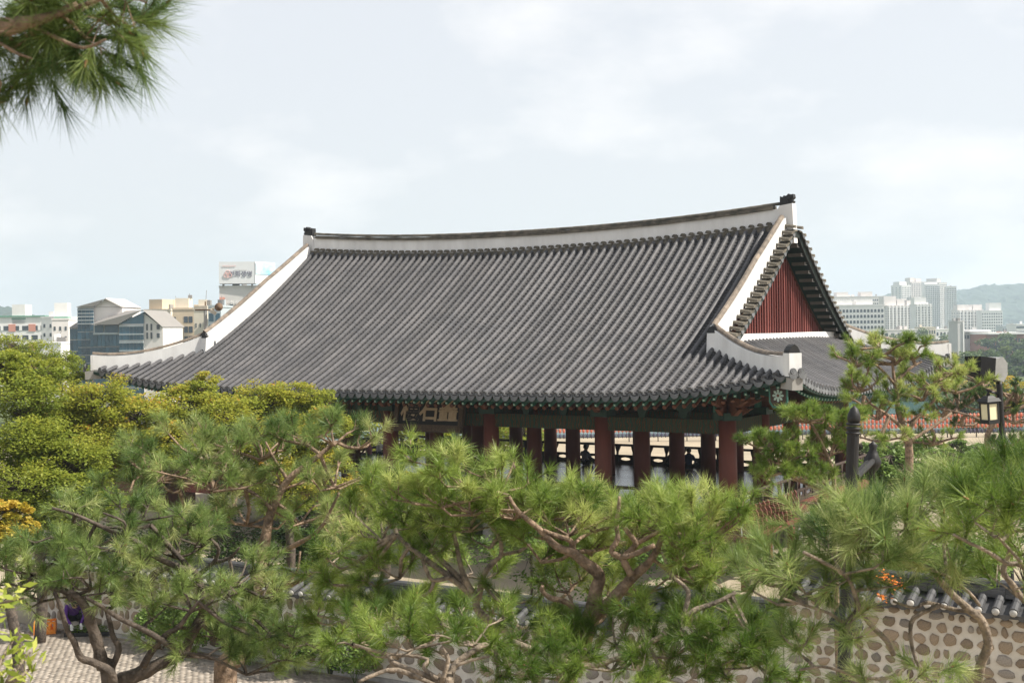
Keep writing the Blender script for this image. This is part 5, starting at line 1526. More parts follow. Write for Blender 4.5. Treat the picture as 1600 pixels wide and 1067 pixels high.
# ------------------------------------------------------------------ trees
M['bark_red'] = mat('red_pine_bark', (0.33, 0.235, 0.165), 0.9, scale=16, col2=(0.10, 0.074, 0.056), bump=0.7, bscale=45, spec=0.1)
M['bark_grey'] = mat('grey_pine_bark', (0.33, 0.265, 0.20), 0.9, scale=16, col2=(0.095, 0.08, 0.066), bump=0.7, bscale=45, spec=0.1)
M['bark_dark'] = mat('dark_bark', (0.13, 0.105, 0.085), 0.9, scale=12, col2=(0.045, 0.038, 0.033), bump=0.7, bscale=30, spec=0.1)
M['needle_yel'] = leaf_mat('yellow_green_needles', [(0.0, (0.065, 0.125, 0.020)), (0.4, (0.165, 0.245, 0.042)), (0.75, (0.30, 0.385, 0.085)), (1.0, (0.47, 0.51, 0.17))], 0.38, 0.42, 0.3)
M['needle_grey'] = leaf_mat('grey_green_needles', [(0.0, (0.062, 0.115, 0.030)), (0.4, (0.155, 0.230, 0.060)), (0.75, (0.28, 0.355, 0.110)), (1.0, (0.45, 0.48, 0.20))], 0.38, 0.42, 0.3)
M['needle_dark'] = leaf_mat('dark_pine_needles', [(0.0, (0.040, 0.080, 0.025)), (0.5, (0.085, 0.145, 0.040)), (1.0, (0.17, 0.225, 0.06))], 0.38, 0.45, 0.25)
M['bud'] = mat('brown_bud', (0.22, 0.11, 0.05), 0.8)
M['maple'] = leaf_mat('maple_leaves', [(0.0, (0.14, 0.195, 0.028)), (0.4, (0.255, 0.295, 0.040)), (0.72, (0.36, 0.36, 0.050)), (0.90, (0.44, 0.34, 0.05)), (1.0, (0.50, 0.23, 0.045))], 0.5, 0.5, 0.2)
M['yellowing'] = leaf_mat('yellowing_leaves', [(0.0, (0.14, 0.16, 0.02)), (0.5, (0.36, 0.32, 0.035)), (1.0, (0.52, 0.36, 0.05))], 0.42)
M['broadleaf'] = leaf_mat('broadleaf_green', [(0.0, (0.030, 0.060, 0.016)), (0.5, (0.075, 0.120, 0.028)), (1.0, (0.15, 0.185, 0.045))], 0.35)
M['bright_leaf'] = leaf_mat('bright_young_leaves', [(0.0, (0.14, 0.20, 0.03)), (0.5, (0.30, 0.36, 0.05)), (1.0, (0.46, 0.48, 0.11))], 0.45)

def curve_pts(P, sub=3):
    """Catmull-Rom through P"""
    P = [Vector(p) for p in P]
    if len(P) < 3: return P
    out = []
    for i in range(len(P) - 1):
        p0, p1, p2, p3 = P[max(i - 1, 0)], P[i], P[i + 1], P[min(i + 2, len(P) - 1)]
        for k in range(sub):
            t = k / sub
            out.append(0.5 * ((2 * p1) + (p2 - p0) * t + (2 * p0 - 5 * p1 + 4 * p2 - p3) * t * t + (3 * p1 - p0 - 3 * p2 + p3) * t ** 3))
    out.append(P[-1])
    return out
def knobbly_tube(b, P, r0, r1, n=8, sub=3, rnd=random, wob=0.10):
    Q = curve_pts(P, sub)
    m = len(Q)
    R_ = [(r0 + (r1 - r0) * i / max(1, m - 1)) * (1 + rnd.uniform(-wob, wob)) for i in range(m)]
    b.tube(Q, R_, n)
    return Q
def needles(T, D, K, ln, wd, r, spread=(0.25, 1.25), droop=0.12):
    """K needles on each shoot tip T (m,3) with heading D (m,3): thin long triangles"""
    m = len(T)
    t = np.repeat(T, K, 0); d = np.repeat(D, K, 0)
    n = len(t)
    q = r.normal(0, 1, (n, 3)); q -= d * (q * d).sum(1)[:, None]; q /= np.linalg.norm(q, axis=1)[:, None] + 1e-9
    al = r.uniform(spread[0], spread[1], n)
    dirn = d * np.cos(al)[:, None] + q * np.sin(al)[:, None]
    L = ln * r.uniform(0.7, 1.12, n) * (1 - 0.12 * al)
    base = t + d * r.uniform(-0.55, 0.12, n)[:, None] * ln
    tip = base + dirn * L[:, None]; tip[:, 2] -= droop * L * al
    s = np.cross(dirn, r.normal(0, 1, (n, 3))); s /= np.linalg.norm(s, axis=1)[:, None] + 1e-9
    V = np.stack([base - s * wd * 0.5, base + s * wd * 0.5, tip], 1).reshape(-1, 3)
    F = np.arange(n * 3).reshape(n, 3)
    return V, F
def pine(name, label, base_xy, limbs, pads, mat_n, ln=0.11, wd=0.0032, K=90, seed=1, bark='bark_red', group=None, up=0.9, spread=(0.25, 1.25), tint=(0.15, 0.75), extra=None, base_z=0.0, dens=1.1, limb_fwd=0.15):
    """limbs: (points (px, py), d0, d1, w0, w1) with widths in photo pixels; the first runs down to the ground.
    pads: (px, py, rx, ry, d, rd, count) foliage clouds"""
    r = np.random.default_rng(seed); rnd = random.Random(seed)
    e = empty(name, (base_xy[0], base_xy[1], base_z)); tag(e, label, 'tree', group)
    off = Vector((base_xy[0], base_xy[1], base_z))
    LP_ = []
    for i, (P, d0, d1, w0, w1) in enumerate(limbs):
        m = len(P)
        r0, r1 = w0 * 0.50 / FPX * d0, w1 * 0.50 / FPX * d1
        if d0 < 12: d0, d1 = d0 - limb_fwd, d1 - limb_fwd
        W = [at(p[0], p[1], d0 + (d1 - d0) * k / max(1, m - 1)) - off for k, p in enumerate(P)]
        b = MB()
        if i == 0:
            g = Vector((0, 0, -0.15)); top = W[0]
            W = [g, g.lerp(top, 0.33) + Vector((rnd.uniform(-.15, .15), rnd.uniform(-.15, .15), 0)), g.lerp(top, 0.7) + Vector((rnd.uniform(-.12, .12), rnd.uniform(-.12, .12), 0))] + W
            Q = curve_pts(W, 4); mm = len(Q)
            rr = []
            for k, p in enumerate(Q):
                t = max(0.0, (p.z - top.z) / (min(top.z, 0) - 1e-6 - top.z)) if p.z < top.z else 0
                f = max(0, (k - 12) / max(1, mm - 13))
                rr.append(((r0 * (1 + 0.9 * (1 - min(1, k / 12)))) if k <= 12 else r0 + (r1 - r0) * f) * (1 + rnd.uniform(-.08, .08)))
            b.tube(Q, rr, 10)
            b.build('trunk', M[bark], e, smooth=True)
        else:
            Q = knobbly_tube(b, W, r0, r1, 7, 3, rnd)
            b.build('limb', M[bark], e, smooth=True)
        LP_ += Q
    LA = np.array([tuple(p) for p in LP_])
    allT, allD, tints = [], [], []
    tw = MB()
    for (px, py, rx, ry, d, rd, cnt) in pads:
        cnt = max(4, int(cnt * dens))
        c = np.array(at(px, py, d) - off)
        R3 = np.array([rx / FPX * d, rd, ry / FPX * d]) * 1.15
        near = LA[np.argmin(((LA - c) ** 2).sum(1))]
        hub = c - np.array([0, 0, 0.55 * R3[2]]) + (near - c) * 0.25
        ns = max(3, cnt // 5)                              # sprays: side branches that fan out from a hub and carry shoots
        th = 2 * np.pi * (np.arange(ns) + r.uniform(0, 1, ns)) / ns
        rad = r.uniform(0.35, 1.08, ns)
        E3 = c + np.stack([np.cos(th) * rad * R3[0], np.sin(th) * rad * R3[1], r.uniform(-0.45, 0.75, ns) * R3[2] * (1.15 - 0.5 * rad)], 1)
        dist = np.linalg.norm(near - hub)
        tw.tube([near, (near + hub) / 2 + r.normal(0, 0.06, 3) * dist, hub], [0.013 * d / 8, 0.012 * d / 8, 0.010 * d / 8], 5, cap=False)
        T, D, ti_ = [], [], []
        pt = r.uniform(*tint)
        for e3 in E3:
            mid = (hub + e3) / 2 + r.normal(0, 0.10, 3) * np.linalg.norm(e3 - hub)
            tw.tube([hub, mid, e3], [0.009 * d / 8, 0.007 * d / 8, 0.0045 * d / 8], 4, cap=False)
            dirn = e3 - mid; dirn /= np.linalg.norm(dirn) + 1e-9
            m5 = max(2, int(round(cnt / ns)))
            st = np.clip(pt + r.normal(0, 0.2), 0, 1)
            for j in range(m5):
                if j == 0: p, dd = e3, dirn + np.array([0, 0, 0.5 * up])
                else:
                    f = r.uniform(0.35, 1.0)
                    q0 = mid + (e3 - mid) * f
                    dd = dirn * 0.5 + r.normal(0, 0.65, 3) + np.array([0, 0, 0.75 * up])
                    dd /= np.linalg.norm(dd)
                    p = q0 + dd * r.uniform(0.06, 0.15) * ln / 0.115
                    tw.tube([q0, p], [0.0045 * d / 8, 0.003 * d / 8], 3, cap=False)
                dd = dd / (np.linalg.norm(dd) + 1e-9)
                T.append(p); D.append(dd); ti_.append(np.clip(st + r.normal(0, 0.12), 0, 1))
        allT.append(np.array(T)); allD.append(np.array(D)); tints.append(np.array(ti_))
    T = np.concatenate(allT); D = np.concatenate(allD); ti = np.concatenate(tints)
    V, F = needles(T, D, K, ln, wd, r, spread)
    col = np.repeat(np.clip(np.repeat(ti, K) + r.normal(0, 0.13, len(T) * K), 0, 1), 3)
    tag(tw.build('twigs', M[bark], e), kind='stuff')
    tag(link('crown', fast_mesh('crown', V, F, M[mat_n], col=col), e), kind='stuff')
    # last year's brown buds at the heart of the tufts
    b = MB()
    for t, dd in list(zip(T, D))[::3]:
        b.tube([t - dd * 0.004, t + dd * ln * 0.14], [0.004 * ln / .11, 0.002 * ln / .11], 4)
    tag(b.build('buds', M['bud'], e), kind='stuff')
    return e

# --- pine on the left: grey-green, dark forked trunks in front, a red trunk behind
A_l = [
    ([(352, 1067), (368, 1030), (385, 965), (392, 930), (407, 895), (411, 871), (416, 834), (425, 795), (450, 750), (490, 718), (525, 690)], 9.4, 9.6, 34, 5),
    ([(415, 871), (447, 858), (469, 847), (488, 836), (506, 818), (517, 796), (530, 770)], 9.5, 9.2, 9, 4),
    ([(506, 818), (536, 804), (560, 800)], 9.3, 9.2, 5, 3),
    ([(392, 930), (444, 917), (469, 906), (496, 888), (525, 866), (560, 850)], 9.4, 9.0, 9, 4),
    ([(444, 917), (461, 896), (466, 885), (469, 861)], 9.2, 9.2, 5, 3),
    ([(425, 795), (395, 770), (360, 752), (330, 740), (300, 728)], 9.5, 9.7, 7, 3),
    ([(450, 750), (430, 720), (415, 690)], 9.6, 9.5, 6, 3), ([(330, 740), (310, 735), (295, 752), (272, 770), (247, 750), (230, 727)], 9.6, 9.5, 5, 3)]
A_p = [(330, 690, 75, 36, 9.6, .35, 40), (405, 690, 70, 40, 9.8, .35, 36), (470, 662, 58, 32, 9.6, .3, 32), (520, 672, 46, 30, 9.4, .3, 22), (575, 690, 22, 16, 9.4, .2, 7), (250, 725, 78, 40, 9.4, .35, 40),
       (335, 745, 90, 38, 9.3, .35, 44), (440, 740, 70, 34, 9.7, .35, 28), (530, 745, 60, 40, 9.5, .3, 26), (190, 760, 60, 30, 9.4, .3, 22), (480, 800, 66, 36, 9.5, .3, 26), (385, 810, 70, 34, 9.7, .3, 26),
       (545, 830, 60, 34, 9.2, .3, 24), (300, 810, 80, 36, 9.6, .3, 28)]
pine('pine_tree', 'grey-green pine with one red-barked curved trunk rising in front of the maples', (at(350, 1067, 9.4).x + .15, 9.35), A_l, A_p, 'needle_grey', ln=0.115, K=88, seed=11, tint=(0.25, 0.75), group='pines in front of the pavilion')
B_l = [
    ([(170, 1067), (160, 1040), (153, 1008), (142, 973), (134, 949), (118, 930), (97, 922), (78, 918), (50, 900)], 8.6, 8.4, 24, 4),
    ([(177, 1067), (172, 1049), (145, 1034), (126, 1027), (116, 1003), (105, 984), (94, 947), (85, 925)], 8.5, 8.3, 15, 6),
    ([(172, 1049), (186, 1014), (177, 995), (172, 973), (165, 950)], 8.6, 8.7, 12, 6),
    ([(183, 1067), (215, 1054), (242, 1041), (285, 1019), (298, 995), (317, 960), (330, 935), (350, 905)], 8.7, 9.0, 27, 9),
    ([(223, 1041), (239, 1014), (261, 990), (280, 979), (293, 960), (310, 940)], 8.6, 8.5, 12, 5),
    ([(285, 1019), (258, 1003), (226, 984), (186, 965), (160, 948), (134, 933)], 8.6, 8.3, 11, 5),
    ([(317, 960), (309, 898), (285, 888), (247, 871), (220, 850), (199, 839), (177, 831), (150, 818), (118, 804), (81, 793)], 8.9, 8.5, 12, 4),
    ([(199, 839), (194, 830), (194, 815), (161, 801)], 8.6, 8.5, 6, 3),
    ([(309, 898), (298, 890), (290, 880), (269, 858), (250, 836), (235, 820)], 8.9, 8.9, 10, 7),
    ([(309, 898), (333, 879), (342, 858), (330, 842)], 8.9, 8.8, 8, 4), ([(333, 879), (358, 872), (374, 855)], 8.9, 8.8, 7, 3),
    ([(215, 933), (230, 912), (242, 896), (262, 885)], 9.2, 9.2, 16, 10)]
B_p = [(60, 870, 75, 30, 8.4, .35, 36), (130, 850, 80, 34, 8.5, .35, 40), (40, 905, 60, 26, 8.3, .3, 22), (150, 890, 80, 32, 8.4, .35, 36), (110, 925, 60, 22, 8.3, .3, 18), (210, 880, 60, 30, 8.5, .3, 22),
       (275, 850, 60, 30, 8.9, .3, 22), (200, 800, 75, 34, 8.7, .35, 34), (310, 830, 65, 32, 8.8, .3, 24), (120, 800, 50, 24, 8.6, .3, 14), (300, 930, 70, 30, 8.5, .3, 28), (370, 905, 60, 32, 8.6, .3, 24), (240, 945, 60, 22, 8.5, .3, 18),
       (390, 950, 45, 34, 8.8, .3, 16), (440, 985, 60, 40, 8.5, .3, 26), (420, 1040, 55, 30, 8.4, .3, 20), (330, 1010, 50, 22, 8.5, .25, 14), (480, 1010, 45, 34, 8.6, .3, 18), (250, 1000, 35, 16, 8.5, .2, 6), (180, 930, 56, 22, 8.7, .3, 16), (350, 960, 50, 22, 8.8, .3, 14), (60, 935, 44, 16, 8.4, .25, 10), (280, 890, 60, 24, 9.1, .3, 18), (430, 920, 50, 26, 8.9, .3, 16), (350, 990, 56, 22, 8.9, .3, 16), (300, 970, 44, 18, 8.8, .3, 12), (410, 985, 40, 30, 8.9, .3, 14)]
pine('pine_tree', 'grey-green pine with several dark forked trunks over the paved court', (at(170, 1067, 8.6).x, 8.6), B_l, B_p, 'needle_grey', ln=0.115, K=88, seed=12, bark='bark_dark', tint=(0.25, 0.7), group='pines in front of the pavilion')
# --- the broad yellow-green pines in the centre
C_l = [
    ([(885, 1100), (905, 1030), (914, 990), (925, 955), (931, 922), (936, 898), (912, 877), (893, 863), (869, 853), (842, 826), (810, 799), (795, 775)], 7.3, 7.2, 30, 5),
    ([(895, 863), (892, 845), (866, 836), (850, 828)], 7.3, 7.2, 11, 6),
    ([(918, 980), (925, 965), (947, 947), (968, 925), (984, 906), (995, 896), (1014, 879), (1027, 858), (1033, 842), (1045, 815)], 7.3, 7.0, 24, 7),
    ([(987, 898), (979, 885), (971, 871), (955, 861), (965, 842), (963, 818), (966, 799), (968, 775)], 7.1, 7.1, 13, 5),
    ([(974, 871), (990, 855), (992, 845), (973, 820), (976, 807)], 7.1, 7.0, 11, 6), ([(992, 850), (1008, 842), (1022, 834), (1040, 826)], 7.1, 7.0, 8, 5),
    ([(971, 871), (990, 866), (1008, 858), (1022, 852)], 7.0, 6.9, 9, 8),
    ([(914, 990), (906, 976), (898, 952), (882, 939), (858, 933), (847, 922), (848, 915)], 7.3, 7.2, 12, 6), ([(914, 990), (882, 984), (855, 995), (830, 1003)], 7.3, 7.4, 15, 10)]
C_p = [(700, 735, 52, 26, 7.4, .25, 22), (780, 742, 62, 30, 7.5, .3, 28), (850, 777, 70, 32, 7.5, .3, 32), (935, 797, 74, 32, 7.4, .3, 34), (1010, 797, 70, 36, 7.3, .3, 34), (1085, 802, 66, 40, 7.2, .3, 34), (1135, 807, 48, 46, 7.1, .25, 24),
       (720, 785, 66, 34, 7.3, .3, 30), (800, 790, 66, 30, 7.3, .3, 28), (890, 812, 74, 28, 7.2, .3, 30), (1000, 812, 60, 24, 7.1, .3, 22), (1085, 830, 70, 46, 7.0, .3, 36), (830, 860, 50, 28, 7.4, .25, 18), (1020, 910, 55, 26, 7.4, .25, 18), (760, 800, 60, 26, 7.6, .25, 20), (850, 815, 60, 26, 7.6, .25, 20), (960, 835, 60, 22, 7.7, .25, 16), (1110, 900, 56, 34, 7.1, .25, 22), (1090, 875, 40, 30, 7.0, .25, 12), (900, 880, 60, 24, 8.0, .25, 18), (960, 930, 44, 20, 7.7, .25, 12), (930, 850, 34, 20, 7.5, .2, 10), (885, 905, 34, 16, 7.4, .2, 10), (655, 770, 50, 34, 7.4, .25, 20)]
pine('pine_tree', 'broad yellow-green pine with thick forked bare limbs in the middle of the picture', (at(885, 1100, 7.3).x, 7.35), C_l, C_p, 'needle_yel', ln=0.115, wd=0.0033, K=88, seed=13, tint=(0.35, 0.8), group='pines in front of the pavilion')
D_l = [
    ([(840, 1090), (820, 1010), (807, 995), (783, 982), (748, 955), (740, 933), (703, 901), (670, 877), (652, 863), (639, 854), (620, 835)], 7.7, 7.9, 16, 6),
    ([(748, 936), (727, 912), (703, 888), (670, 855), (662, 842), (650, 820)], 7.8, 7.9, 12, 6), ([(738, 925), (732, 914), (721, 888), (713, 850), (708, 830)], 7.8, 7.8, 11, 6),
    ([(748, 936), (756, 898), (772, 877), (783, 866), (780, 839), (756, 809), (727, 793)], 7.8, 7.7, 10, 5), ([(783, 866), (810, 861), (828, 850)], 7.8, 7.7, 6, 4),
    ([(703, 901), (676, 906), (665, 887), (660, 874)], 7.8, 7.8, 7, 5), ([(678, 909), (670, 925), (649, 936), (641, 955)], 7.8, 7.8, 6, 4)]
D_p = [(605, 765, 48, 36, 7.9, .25, 22), (590, 815, 62, 40, 8.0, .3, 32), (660, 800, 60, 34, 7.8, .25, 26), (730, 815, 55, 28, 7.6, .25, 20), (560, 870, 60, 34, 8.1, .3, 26), (620, 890, 55, 34, 7.9, .3, 24), (545, 915, 60, 30, 8.0, .3, 24), (620, 945, 66, 30, 7.8, .3, 28),
       (760, 845, 40, 20, 7.6, .2, 10), (690, 845, 40, 20, 7.7, .2, 10), (790, 935, 36, 16, 7.5, .2, 8), (560, 960, 60, 26, 7.9, .3, 22), (660, 850, 60, 26, 8.3, .3, 20), (730, 880, 50, 24, 8.3, .3, 16), (690, 950, 56, 24, 8.1, .3, 18), (500, 890, 46, 26, 8.4, .3, 14), (820, 960, 50, 22, 8.1, .3, 14), (510, 950, 46, 30, 8.2, .3, 16)]
pine('pine_tree', 'yellow-green pine with many slim grey limbs fanning left of the thick-limbed one', (at(840, 1090, 7.7).x, 7.75), D_l, D_p, 'needle_yel', ln=0.115, K=88, seed=14, bark='bark_grey', tint=(0.25, 0.7), group='pines in front of the pavilion')
E_l = [
    ([(703, 1110), (703, 1067), (708, 1043), (724, 1027), (754, 1008), (772, 1008), (795, 1000)], 6.6, 6.8, 15, 5), ([(700, 1075), (684, 1062), (649, 1049), (614, 1035), (606, 1022), (584, 1016), (552, 1006)], 6.6, 6.7, 13, 4),
    ([(684, 1060), (662, 1043), (668, 1030), (640, 1024), (608, 1022)], 6.6, 6.7, 8, 4), ([(690, 1075), (622, 1046), (584, 1054), (560, 1065)], 6.6, 6.5, 8, 5), ([(690, 1066), (700, 1030), (690, 1012)], 6.6, 6.6, 9, 5), ([(712, 1040), (740, 1030), (765, 1025)], 6.6, 6.6, 6, 4),
    ([(795, 1000), (850, 1020), (930, 1040), (1046, 987), (1065, 965), (1076, 930), (1068, 914), (1049, 898), (1038, 871), (1035, 861)], 6.8, 7.0, 10, 5), ([(1065, 965), (1089, 952), (1124, 939), (1150, 925)], 6.9, 6.9, 11, 6)]
E_p = [(650, 985, 75, 30, 6.7, .3, 32), (735, 985, 70, 28, 6.7, .3, 28), (560, 990, 55, 26, 6.8, .3, 20), (800, 1020, 60, 28, 6.7, .3, 24), (870, 1010, 60, 26, 6.8, .3, 24), (870, 1050, 66, 26, 6.6, .3, 24), (950, 1030, 60, 30, 6.7, .3, 24), (960, 985, 50, 22, 6.9, .25, 16),
       (1050, 1010, 66, 36, 6.8, .3, 30), (1110, 985, 66, 34, 6.8, .3, 28), (1040, 1055, 66, 26, 6.6, .3, 24), (1130, 1040, 66, 34, 6.6, .3, 28), (1190, 1010, 50, 36, 6.7, .3, 22), (1200, 1055, 60, 24, 6.6, .3, 20), (780, 1060, 50, 18, 6.6, .2, 12), (1000, 950, 36, 18, 6.9, .2, 10), (700, 1020, 60, 20, 7.0, .25, 16), (620, 1010, 50, 20, 7.0, .25, 14), (900, 980, 50, 20, 7.1, .25, 14), (1150, 950, 56, 26, 7.0, .25, 18), (1080, 960, 46, 20, 7.1, .2, 12)]
pine('pine_tree', 'low pine spreading its dark green sprays along the lower picture edge', (at(703, 1110, 6.6).x, 6.65), E_l, E_p, 'needle_yel', ln=0.11, K=88, seed=15, bark='bark_grey', tint=(0.05, 0.45), group='pines in front of the pavilion')
# --- right: nearest, long needles
F_l = [
    ([(1520, 1110), (1527, 1067), (1533, 1035), (1544, 1006), (1533, 968), (1514, 952), (1482, 922), (1455, 890), (1430, 880), (1404, 874), (1390, 858), (1370, 835)], 6.0, 5.6, 17, 6),
    ([(1530, 955), (1493, 952), (1450, 941), (1428, 949), (1396, 939)], 5.9, 5.8, 7, 4), ([(1466, 946), (1428, 965), (1423, 995), (1431, 1030), (1440, 1045)], 5.8, 5.7, 8, 5),
    ([(1396, 1022), (1385, 1000), (1358, 973), (1342, 947), (1331, 914), (1318, 895), (1290, 880), (1255, 862)], 5.7, 5.5, 9, 5), ([(1342, 947), (1320, 971), (1294, 957), (1245, 941), (1225, 935)], 5.7, 5.5, 6, 4),
    ([(1431, 1030), (1390, 1058), (1342, 1057), (1318, 1049), (1285, 1041), (1250, 1046)], 5.8, 5.6, 6, 4), ([(1455, 890), (1480, 900), (1514, 925), (1530, 945)], 5.7, 5.9, 6, 5)]
F_p = [(1370, 822, 56, 28, 5.6, .25, 20), (1425, 775, 56, 28, 5.8, .25, 17), (1305, 848, 50, 30, 5.5, .25, 16), (1400, 830, 66, 34, 5.5, .25, 22), (1470, 785, 50, 34, 5.8, .25, 15), (1258, 900, 44, 26, 5.5, .25, 15), (1320, 872, 62, 32, 5.4, .25, 18), (1430, 870, 56, 28, 5.6, .25, 14), (1205, 925, 40, 24, 5.6, .2, 9), (1185, 885, 28, 24, 5.8, .2, 8),
       (1275, 910, 50, 24, 5.5, .2, 11), (1490, 905, 44, 20, 5.7, .2, 8), (1365, 905, 46, 16, 5.5, .2, 7), (1325, 985, 30, 16, 5.5, .2, 5), (1450, 1055, 56, 18, 5.6, .25, 9), (1240, 1000, 32, 16, 5.6, .2, 5), (1345, 1066, 34, 10, 5.6, .2, 4), (1505, 755, 34, 22, 5.9, .2, 8)]
pine('pine_tree', 'pine with long drooping needles and peeling pale branches in front of the stone wall', (at(1520, 1110, 6.0).x, 6.05), F_l, F_p, 'needle_grey', ln=0.145, wd=0.0030, K=100, seed=16, bark='bark_grey', up=0.55, spread=(0.2, 1.1), tint=(0.3, 0.8), group='pines in front of the pavilion')
G_l = [
    ([(1680, 1040), (1640, 960), (1600, 936), (1581, 912), (1568, 893), (1575, 870), (1580, 850)], 5.4, 5.3, 14, 6), ([(1650, 960), (1600, 887), (1573, 880), (1546, 863), (1509, 845), (1490, 835)], 5.3, 5.0, 9, 4),
    ([(1600, 887), (1590, 872), (1570, 850), (1560, 838)], 5.2, 5.1, 6, 4)]
G_p = [(1545, 805, 48, 34, 5.0, .2, 18), (1590, 800, 40, 30, 5.0, .2, 14), (1590, 745, 34, 34, 5.5, .2, 10), (1560, 755, 34, 28, 5.6, .2, 9), (1505, 825, 26, 20, 5.0, .15, 7), (1590, 915, 34, 26, 5.2, .2, 8), (1600, 850, 26, 26, 5.1, .2, 6)]
pine('pine_tree', 'pine reaching in from the right edge with bright upright tufts', (at(1700, 1060, 5.5).x, 5.5), G_l, G_p, 'needle_yel', ln=0.14, wd=0.0030, K=100, seed=17, bark='bark_grey', up=1.2, tint=(0.15, 0.55), group='pines in front of the pavilion')
# --- smaller pines standing farther back, before the right corner of the roof
H_l = [
    ([(1421, 740), (1420, 697), (1416, 684), (1412, 668), (1404, 645), (1402, 628), (1401, 607), (1397, 592), (1394, 560)], 25, 25, 13, 4), ([(1414, 675), (1401, 660), (1382, 645), (1362, 632), (1350, 618)], 25, 24.5, 7, 3),
    ([(1418, 680), (1429, 656), (1444, 643)], 25, 25.4, 8, 5), ([(1402, 625), (1392, 630), (1368, 614), (1354, 596)], 25, 24.6, 5, 3), ([(1398, 600), (1376, 576), (1360, 565)], 25, 24.7, 5, 3), ([(1399, 597), (1412, 585), (1424, 574), (1440, 565)], 25, 25.3, 6, 3),
    ([(1444, 643), (1464, 616), (1444, 596), (1438, 585)], 25.4, 25.2, 5, 3), ([(1464, 616), (1472, 608), (1466, 594)], 25.4, 25.4, 4, 2), ([(1420, 690), (1455, 668), (1486, 645), (1470, 640)], 25, 25.6, 6, 3)]
H_p = [(1375, 540, 55, 19, 25, .5, 34), (1425, 545, 37, 17, 25.2, .4, 22), (1340, 590, 35, 33, 24.6, .4, 30), (1400, 560, 62, 15, 25, .5, 26), (1450, 590, 50, 24, 25.4, .5, 34), (1480, 575, 35, 15, 25.5, .4, 16), (1370, 640, 42, 24, 24.8, .4, 22), (1440, 620, 32, 15, 25.3, .4, 14), (1345, 625, 30, 15, 24.5, .4, 12), (1400, 612, 30, 13, 25, .4, 10), (1330, 560, 37, 19, 24.8, .5, 18), (1500, 600, 37, 19, 25.6, .5, 16), (1420, 650, 37, 13, 25.2, .4, 12), (1370, 690, 50, 15, 24.6, .5, 18), (1460, 690, 55, 15, 25.4, .5, 20)]
pine('pine_tree', 'small pine with reddish forked stems in front of the right roof corner', (at(1421, 740, 25).x, 25), H_l, H_p, 'needle_yel', ln=0.17, wd=0.009, K=75, seed=18, dens=1.3, tint=(0.4, 0.8), group='smaller pines near the pavilion')
I_l = [
    ([(1555, 740), (1542, 688), (1551, 664), (1560, 650), (1590, 640), (1620, 620)], 34, 34, 10, 4), ([(1551, 664), (1530, 655), (1500, 645), (1480, 640)], 34, 34.4, 5, 3), ([(1555, 655), (1580, 618), (1592, 600)], 34, 34, 5, 3)]
I_p = [(1500, 620, 40, 22, 35, .6, 36), (1545, 625, 36, 24, 34.5, .6, 30), (1590, 615, 34, 24, 34, .6, 26), (1520, 590, 34, 14, 35, .5, 20), (1585, 650, 30, 20, 34, .5, 18), (1470, 640, 30, 16, 35, .5, 18), (1500, 660, 30, 12, 35, .4, 10), (1570, 690, 34, 14, 34, .4, 18)]
pine('pine_tree', 'dusky pine behind the slim lamp post', (at(1555, 740, 34).x, 34.4), I_l, I_p, 'needle_dark', ln=0.15, wd=0.011, K=75, seed=19, dens=1.9, tint=(0.3, 0.8), group='smaller pines near the pavilion')
J_l = [
    ([(1303, 830), (1303, 750), (1294, 716), (1275, 675), (1262, 655), (1250, 644)], 19, 18.6, 8, 3), ([(1300, 770), (1247, 750), (1225, 730), (1200, 716), (1185, 700)], 18.9, 18.6, 6, 3), ([(1303, 790), (1255, 785), (1219, 784), (1187, 766)], 19, 18.6, 5, 3), ([(1294, 716), (1310, 690), (1322, 672)], 18.9, 19, 4, 3)]
J_p = [(1258, 648, 40, 18, 18.6, .45, 30), (1300, 660, 34, 20, 19, .4, 22), (1200, 690, 34, 18, 18.6, .4, 24), (1230, 705, 30, 20, 18.7, .4, 20), (1290, 700, 30, 20, 19, .4, 16), (1205, 735, 34, 18, 18.6, .4, 20), (1250, 740, 30, 16, 18.7, .4, 16), (1285, 745, 26, 16, 18.9, .4, 12), (1330, 650, 26, 16, 19, .4, 10), (1310, 800, 30, 16, 18.8, .4, 20)]
pine('pine_tree', 'young bright green pine below the right eave beside the thick lamp post', (at(1303, 830, 19).x, 19.1), J_l, J_p, 'needle_yel', ln=0.14, wd=0.007, K=85, seed=20, dens=2.2, tint=(0.1, 0.5), group='smaller pines near the pavilion')
# --- branch hanging into the top left corner, from a pine beside the viewer
K_l = [
    ([(-560, 420), (-420, 180), (-260, 90), (-120, 60), (0, 44), (40, 36), (80, 26), (120, 5)], 3.3, 3.2, 60, 6), ([(40, 36), (90, 60), (130, 75), (165, 62)], 3.25, 3.15, 8, 3), ([(0, 44), (-10, 90), (-22, 130)], 3.25, 3.2, 8, 4), ([(80, 26), (140, 5), (190, -8), (230, 5)], 3.2, 3.2, 9, 3), ([(-30, 48), (20, 80), (50, 92)], 3.25, 3.2, 7, 3)]
K_p = [(30, 62, 45, 26, 3.25, .10, 14), (85, 62, 48, 28, 3.2, .12, 16), (145, 48, 44, 28, 3.2, .12, 16), (195, 22, 38, 24, 3.2, .12, 12), (60, 5, 60, 22, 3.25, .12, 14), (130, 0, 60, 24, 3.2, .12, 15), (-20, 40, 40, 40, 3.25, .12, 12), (-4, 158, 18, 24, 3.2, .06, 6), (10, 20, 46, 20, 3.25, .1, 12), (110, 80, 30, 10, 3.2, .1, 5)]
